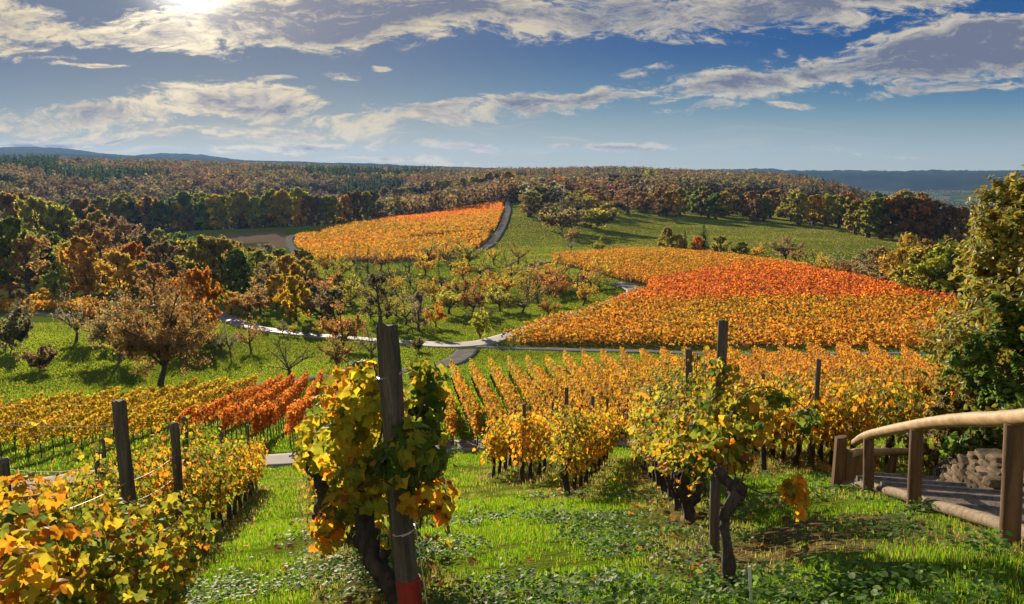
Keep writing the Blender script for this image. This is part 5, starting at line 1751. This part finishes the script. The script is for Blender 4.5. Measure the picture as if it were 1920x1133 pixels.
def stone_wall(name, pts, h, label, seed):
    q = np.random.default_rng(seed)
    g_ = Geo()
    L = spline(pts, 60)
    s = np.concatenate([[0], np.cumsum(np.linalg.norm(np.diff(L[:, :2], axis=0), axis=1))])
    for row in range(7):
        u = -0.1 * q.random()
        while u < s[-1]:
            w = 0.15 + 0.24 * q.random()
            x, y = np.interp(u + w / 2, s, L[:, 0]), np.interp(u + w / 2, s, L[:, 1])
            j = min(int((u / s[-1]) * 58), 58)
            d = L[j + 1] - L[j]
            a = math.atan2(d[1], d[0]) + 0.25 * (q.random() - .5)
            hh = h / 6.3
            v, f = stone(q, (w * 1.04, 0.26 + 0.12 * q.random(), hh * (1.0 + 0.25 * q.random())))
            tl = 0.35 * (q.random() - 0.5)
            v = v @ np.array([[math.cos(tl), 0, math.sin(tl)], [0, 1, 0], [-math.sin(tl), 0, math.cos(tl)]])
            ca, sa = math.cos(a), math.sin(a)
            v = np.column_stack([v[:, 0] * ca - v[:, 1] * sa, v[:, 0] * sa + v[:, 1] * ca, v[:, 2]])
            top_cut = row >= 5 and q.random() < 0.35
            if not top_cut:
                back = 0.04 * row
                nx, ny = -math.sin(a), math.cos(a)
                g_.add(v + [x - nx * back, y - ny * back, zt(x, y) + hh * (row + 0.42)], f, np.array((1.0, .96, .9)) * (0.65 + 0.7 * q.random()))
            u += w
    tag(g_.build(name, M_STONE, smooth=True), label, 'wall')


w0 = RB[3][:2] + nR * 1.95 - dR * 0.9
stone_wall('stone_wall', [(*w0, 0), (*(w0 + dR * 2.2 - nR * .12), 0), (*(w0 + dR * 4.4 - nR * 0.3), 0)], 1.1, 'rough brown dry stone wall behind the steps at the right edge', 3)
w1 = w0 + dR * 4.7 - nR * 0.45
stone_wall('stone_wall', [(*w1, 0), (*(w1 + dR * 1.5), 0), (*(w1 + dR * 2.8 + nR * .3), 0)], 0.5, 'low broken end of the stone wall below the second rail', 4)

# second, lower handrail further down
h2 = empty('handrail', tuple(gpt(1640, 905)))
tag(h2, 'thin lower log handrail further down, seen between the posts of the near one', 'handrail')
o2 = np.array(h2.location)
pts = []
for (bx, by, tx, ty) in ((1592, 912, 1596, 856), (1607, 905, 1610, 852), (1668, 897, 1676, 851), (1748, 893, 1754, 850)):
    b = gpt(bx, by)
    t_ = at_r(tx, ty, float(np.hypot(b[0], b[1])))
    g_ = Geo()
    tube(g_, np.array([b - [0, 0, .2], (b + t_) / 2, t_]) - o2, 0.055, 10, rough=0.08, seed=bx)
    g_.build('rail_post', M_RAILP, h2, True)
    pts.append(t_)
g_ = Geo()
tube(g_, spline(pts, 18) - o2 + [0, 0, 0.03], 0.05, 10, rough=0.06, seed=4)
g_.build('rail', M_LOG, h2, True)


# ------------------------------------------------------------------ big shrubs behind the wall
def shrub(px, pybase, r, pxl, pytop, name, label, cat, col, seed, tmpl, leaf, per, n=(14, 9, 8), wideK=1.0, mat=None, **kw):
    fb = at_r(px, pybase, r)
    gz_ = float(zt(fb[0], fb[1]))
    top = at_r(px, pytop, r)[2]
    left = at_r(pxl, (pybase + pytop) / 2, r)
    H = top - gz_
    W_ = 2 * float(np.hypot(*(left - fb)[:2])) * wideK
    wd, cr = broadleaf(seed, H, H * 0.08, W_, leader=True, n1=n[0], n2=n[1], n3=n[2], leaf=leaf, per=per, tmpl=tmpl, up=0.9, base_lim=0.06 * H, sides=6, spread=0.10, **kw)
    r_ = empty(name, (fb[0], fb[1], gz_))
    link('trunk', wd, r_)
    o = link('crown', cr, r_)
    if mat:
        cr.materials.clear()
        cr.materials.append(mat)
    o.color = (*col, 1)
    tag(r_, label, cat)
    print(name, round(H, 2), round(W_, 2), len(cr.polygons))


shrub(1955, 820, 13.2, 1778, 330, 'tree', 'tall olive leafed tree filling the right edge behind the stone wall', 'tree', (0.24, 0.20, 0.035), 201, T_OVAL, 0.05, 26, (28, 10, 9), 1.35, M_SHRUB, gap=0.08, r0=0.10)
shrub(1945, 850, 11.4, 1800, 570, 'bush', 'glossy dark green bush below the tall olive leafed tree', 'bush', (0.10, 0.15, 0.028), 202, T_OVAL, 0.05, 22, (16, 9, 8), 1.05, M_SHRUB, gap=0.08, r0=0.05)
shrub(1775, 868, 12.6, 1728, 742, 'bush', 'thin brown green bush between the golden vines and the stone wall', 'bush', (0.17, 0.14, 0.04), 203, T_OVAL, 0.04, 9, (14, 7, 6), 1.1, M_SHRUB, gap=0.3, r0=0.03)
shrub(1856, 872, 10.8, 1822, 810, 'bush', 'low green brown brambles on top of the stone wall', 'bush', (0.10, 0.10, 0.026), 204, T_OVAL, 0.04, 12, (12, 7, 6), 1.3, M_SHRUB, gap=0.2, r0=0.02)

# ------------------------------------------------------------------ grass
q = np.random.default_rng(91)
T_B3 = (np.array([(0, -0.5, 0), (0, 0.5, 0), (0.55, -0.38, 0.06), (0.55, 0.38, 0.06), (1, 0, 0.30)]), np.array([(0, 1, 3), (0, 3, 2), (2, 3, 4)]))


def blades(g_, X, Y, H, Wd, C, q, lean=0.45):
    n_ = len(X)
    az = q.random(n_) * 6.283
    ln = lean * q.random(n_)
    d = np.column_stack([np.cos(az) * ln, np.sin(az) * ln, np.ones(n_)])
    d = unit(d)
    s = unit(np.column_stack([-np.sin(az + q.normal(0, .5, n_)), np.cos(az), np.zeros(n_)]))
    nb = unit(np.cross(d, s))
    tv, tf = T_B3
    b = np.column_stack([X, Y, zt(X, Y) - 0.01])
    v = b[:, None] + H[:, None, None] * (tv[None, :, 0:1] * d[:, None] + tv[None, :, 2:3] * nb[:, None]) + Wd[:, None, None] * tv[None, :, 1:2] * s[:, None]
    f = (np.arange(n_)[:, None, None] * 5 + tf[None]).reshape(-1, 3)
    g_.add(v.reshape(-1, 3), f, np.repeat(C, 5, 0))


def scatter(r0_, r1_, a0, a1, dens, q):
    n_ = int(math.radians(a1 - a0) / 2 * (r1_ ** 2 - r0_ ** 2) * dens)
    r_ = np.sqrt(q.uniform(r0_ ** 2, r1_ ** 2, n_))
    a_ = np.radians(q.uniform(a0, a1, n_))
    return r_ * np.sin(a_), r_ * np.cos(a_)


LUSH = np.array([(0.105, 0.22, 0.018), (0.145, 0.245, 0.02), (0.22, 0.265, 0.035), (0.07, 0.165, 0.016)])
DRY = np.array([(0.30, 0.24, 0.09), (0.22, 0.20, 0.06)])


def row_near(X, Y):
    d = np.full(X.shape, 9.0)
    for key, (pa, pb, ph) in NROW.items():
        d = np.minimum(d, seg_dist(X, Y, pa, pb))
    return d


stair_poly = [L0[:2] + nR * 0.15, L0[:2] + nR * 1.9, RB[0][:2] + nR * 1.9 + dR * 1.3, RB[0][:2] + nR * 0.15 + dR * 1.3]
g_ = Geo()
for r0_, r1_, dens, hh, ww in ((1.6, 4.5, 5600, 0.038, 0.0045), (4.5, 8, 3400, 0.040, 0.006), (8, 14, 1500, 0.05, 0.009), (14, 33, 380, 0.075, 0.016), (33, 78, 34, 0.13, 0.05)):
    X, Y = scatter(r0_, r1_, -39, 39, dens, q)
    k_ = road_dist(X, Y) > 0.02 if r1_ > 20 else np.ones(len(X), bool)
    k_ &= ~inside(stair_poly, X, Y)
    tuft = fbm(X / 0.35, Y / 0.35, 2, 31)
    lush = fbm(X / 1.9, Y / 1.9, 3, 32)
    k_ &= tuft + 0.5 * (lush - 0.5) > 0.30 + 0.2 * q.random(len(X))
    rn = row_near(X, Y)
    k_ &= (rn > 0.22) | (q.random(len(X)) < 0.35)
    for px, py, rad in ((1430, 1045, .5), (1600, 985, .6), (1700, 1010, .5), (1450, 1000, .35)):
        p = at(px, py)
        k_ &= ((X - p[0]) ** 2 + (Y - p[1]) ** 2 > (rad * (0.6 + 0.8 * lush)) ** 2) | (q.random(len(X)) < 0.3)
    X, Y, tuft, lush, rn = X[k_], Y[k_], tuft[k_], lush[k_], rn[k_]
    n_ = len(X)
    C = LUSH[q.integers(0, 4, n_)] * (0.65 + 0.75 * lush[:, None])
    dr = (q.random(n_) < 0.10) | ((rn < 0.5) & (q.random(n_) < 0.55)) | ((lush < 0.40) & (q.random(n_) < 0.4))
    C[dr] = DRY[q.integers(0, 2, dr.sum())]
    blades(g_, X, Y, hh * (0.5 + 0.9 * q.random(n_)) * (0.6 + 0.8 * tuft), ww * (0.7 + 0.6 * q.random(n_)), C * (0.8 + 0.4 * q.random((n_, 1))), q)
print('blades', g_.n // 5)
tag(g_.build('grass', M_GRASS), 'bright green grass of the slope and the lanes between the vines', 'grass', kind='stuff')

g_ = Geo()
for r0_, r1_, a0, a1, dens, hh, ww in ((74, 135, -37, 8, 32, 0.15, 0.09), (130, 250, -24, 12, 6.0, 0.17, 0.2), (170, 440, -1, 27, 2.6, 0.15, 0.32)):
    X, Y = scatter(r0_, r1_, a0, a1, dens, q)
    k_ = ~inside(RIGHT_FIELD, X, Y) & ~inside(HILL_FIELD, X, Y) & ~inside(FALLOW, X, Y)
    X, Y = X[k_], Y[k_]
    k_ = road_dist(X, Y) > 0.3
    X, Y = X[k_], Y[k_]
    n_ = len(X)
    lush = fbm(X / 12, Y / 12, 3, 33)
    C = (0.6 * LUSH[q.integers(0, 4, n_)] + 0.4 * LUSH[1]) * np.array([1.15, 0.86, 1.3]) * (0.6 + 0.8 * lush[:, None])
    if r0_ == 170:
        C = C * [1.05, 0.8, 1.3]
    blades(g_, X, Y, hh * (0.5 + 0.8 * q.random(n_)), ww * (0.6 + 0.8 * q.random(n_)), C * (0.88 + 0.24 * q.random((n_, 1))), q, 0.7)
print('tufts', g_.n // 5)
tag(g_.build('meadow_grass', M_GRASS), 'green grass of the fruit meadow and the far meadow', 'grass', kind='stuff')

# broad-leaved ground cover in patches, shiny in the low sun
T_ROUND = (np.array([(-0.9, 0, 0), (-0.5, 0.62, .08), (0.35, 0.72, .10), (0.95, 0.12, .02), (0.9, -0.18, .02), (0.35, -0.72, .10), (-0.5, -0.62, .08)]), np.array([(0, 3, 2, 1), (0, 6, 5, 4), (0, 4, 3, 0)]))
T_ROUND = (T_ROUND[0], np.array([(0, 2, 1), (0, 3, 2), (0, 4, 3), (0, 5, 4), (0, 6, 5)]))
g_ = Geo()
for r0_, r1_, dens in ((1.8, 4.5, 1500), (4.5, 8, 900), (8, 12, 200)):
    X, Y = scatter(r0_, r1_, -30, 34, dens, q)
    pn = fbm(X / 0.85, Y / 0.85, 3, 41) + 0.25 * (fbm(X / 3.2, Y / 3.2, 2, 42) - 0.5)
    cen_ = np.zeros(len(X))
    for px, py, rad in ((480, 1080, 1.1), (600, 1100, 1.2), (900, 1060, 1.3), (1000, 1000, 1.3), (1130, 1040, 1.4), (1250, 1090, 1.2), (1480, 1020, 1.2), (1560, 1070, 1.2), (1480, 940, 1.1), (1180, 940, 1.0), (900, 1120, 1.2), (1350, 1120, 1.0), (700, 1110, .8), (1050, 960, 1.0), (520, 1010, .7)):
        p = at(px, py)
        cen_ = np.maximum(cen_, np.exp(-((X - p[0]) ** 2 + (Y - p[1]) ** 2) / rad ** 2))
    k_ = (pn + 0.20 * cen_ > 0.62 + 0.1 * q.random(len(X))) & ~inside(stair_poly, X, Y)
    X, Y = X[k_], Y[k_]
    n_ = len(X)
    hh = 0.02 + 0.10 * q.random(n_) * (0.5 + fbm(X / .4, Y / .4, 2, 43))
    P = np.column_stack([X, Y, zt(X, Y) + hh])
    N = q.normal(0, 0.34, (n_, 3)) + [-0.05, 0.12, 1.0]
    C = np.array([(0.09, 0.175, 0.028), (0.12, 0.19, 0.032), (0.065, 0.14, 0.024)])[q.integers(0, 3, n_)] * (0.7 + 0.6 * q.random((n_, 1)))
    leaves(g_, P, N, 0.016 * (0.6 + 0.9 * q.random(n_)) * (1 if r1_ < 9 else 1.4), T_ROUND, C, None, q)
print('cover', g_.n // 7)
tag(g_.build('ground_cover', M_CLOVER), 'low round leaved weeds glinting between the grass of the slope', 'weeds', kind='stuff')

# fallen vine leaves
X, Y = scatter(2.2, 16, -36, 36, 22, q)
rn = row_near(X, Y)
k_ = rn < 0.25 + 0.9 * q.random(len(X)) ** 2
X, Y = X[k_], Y[k_]
n_ = len(X)
g_ = Geo()
leaves(g_, np.column_stack([X, Y, zt(X, Y) + 0.03 + 0.03 * q.random(n_)]), q.normal(0, 0.4, (n_, 3)) + [0, 0, 1.0], 0.042 * (0.6 + 0.7 * q.random(n_)), T_LOBE,
       np.where(q.random((n_, 1)) < .4, np.array([(0.42, 0.24, 0.03)]), np.array([(0.16, 0.085, 0.035)])), None, q)
tag(g_.build('fallen_leaves', M_VINE), 'yellow and brown leaves fallen under the vine rows', 'leaves', kind='stuff')
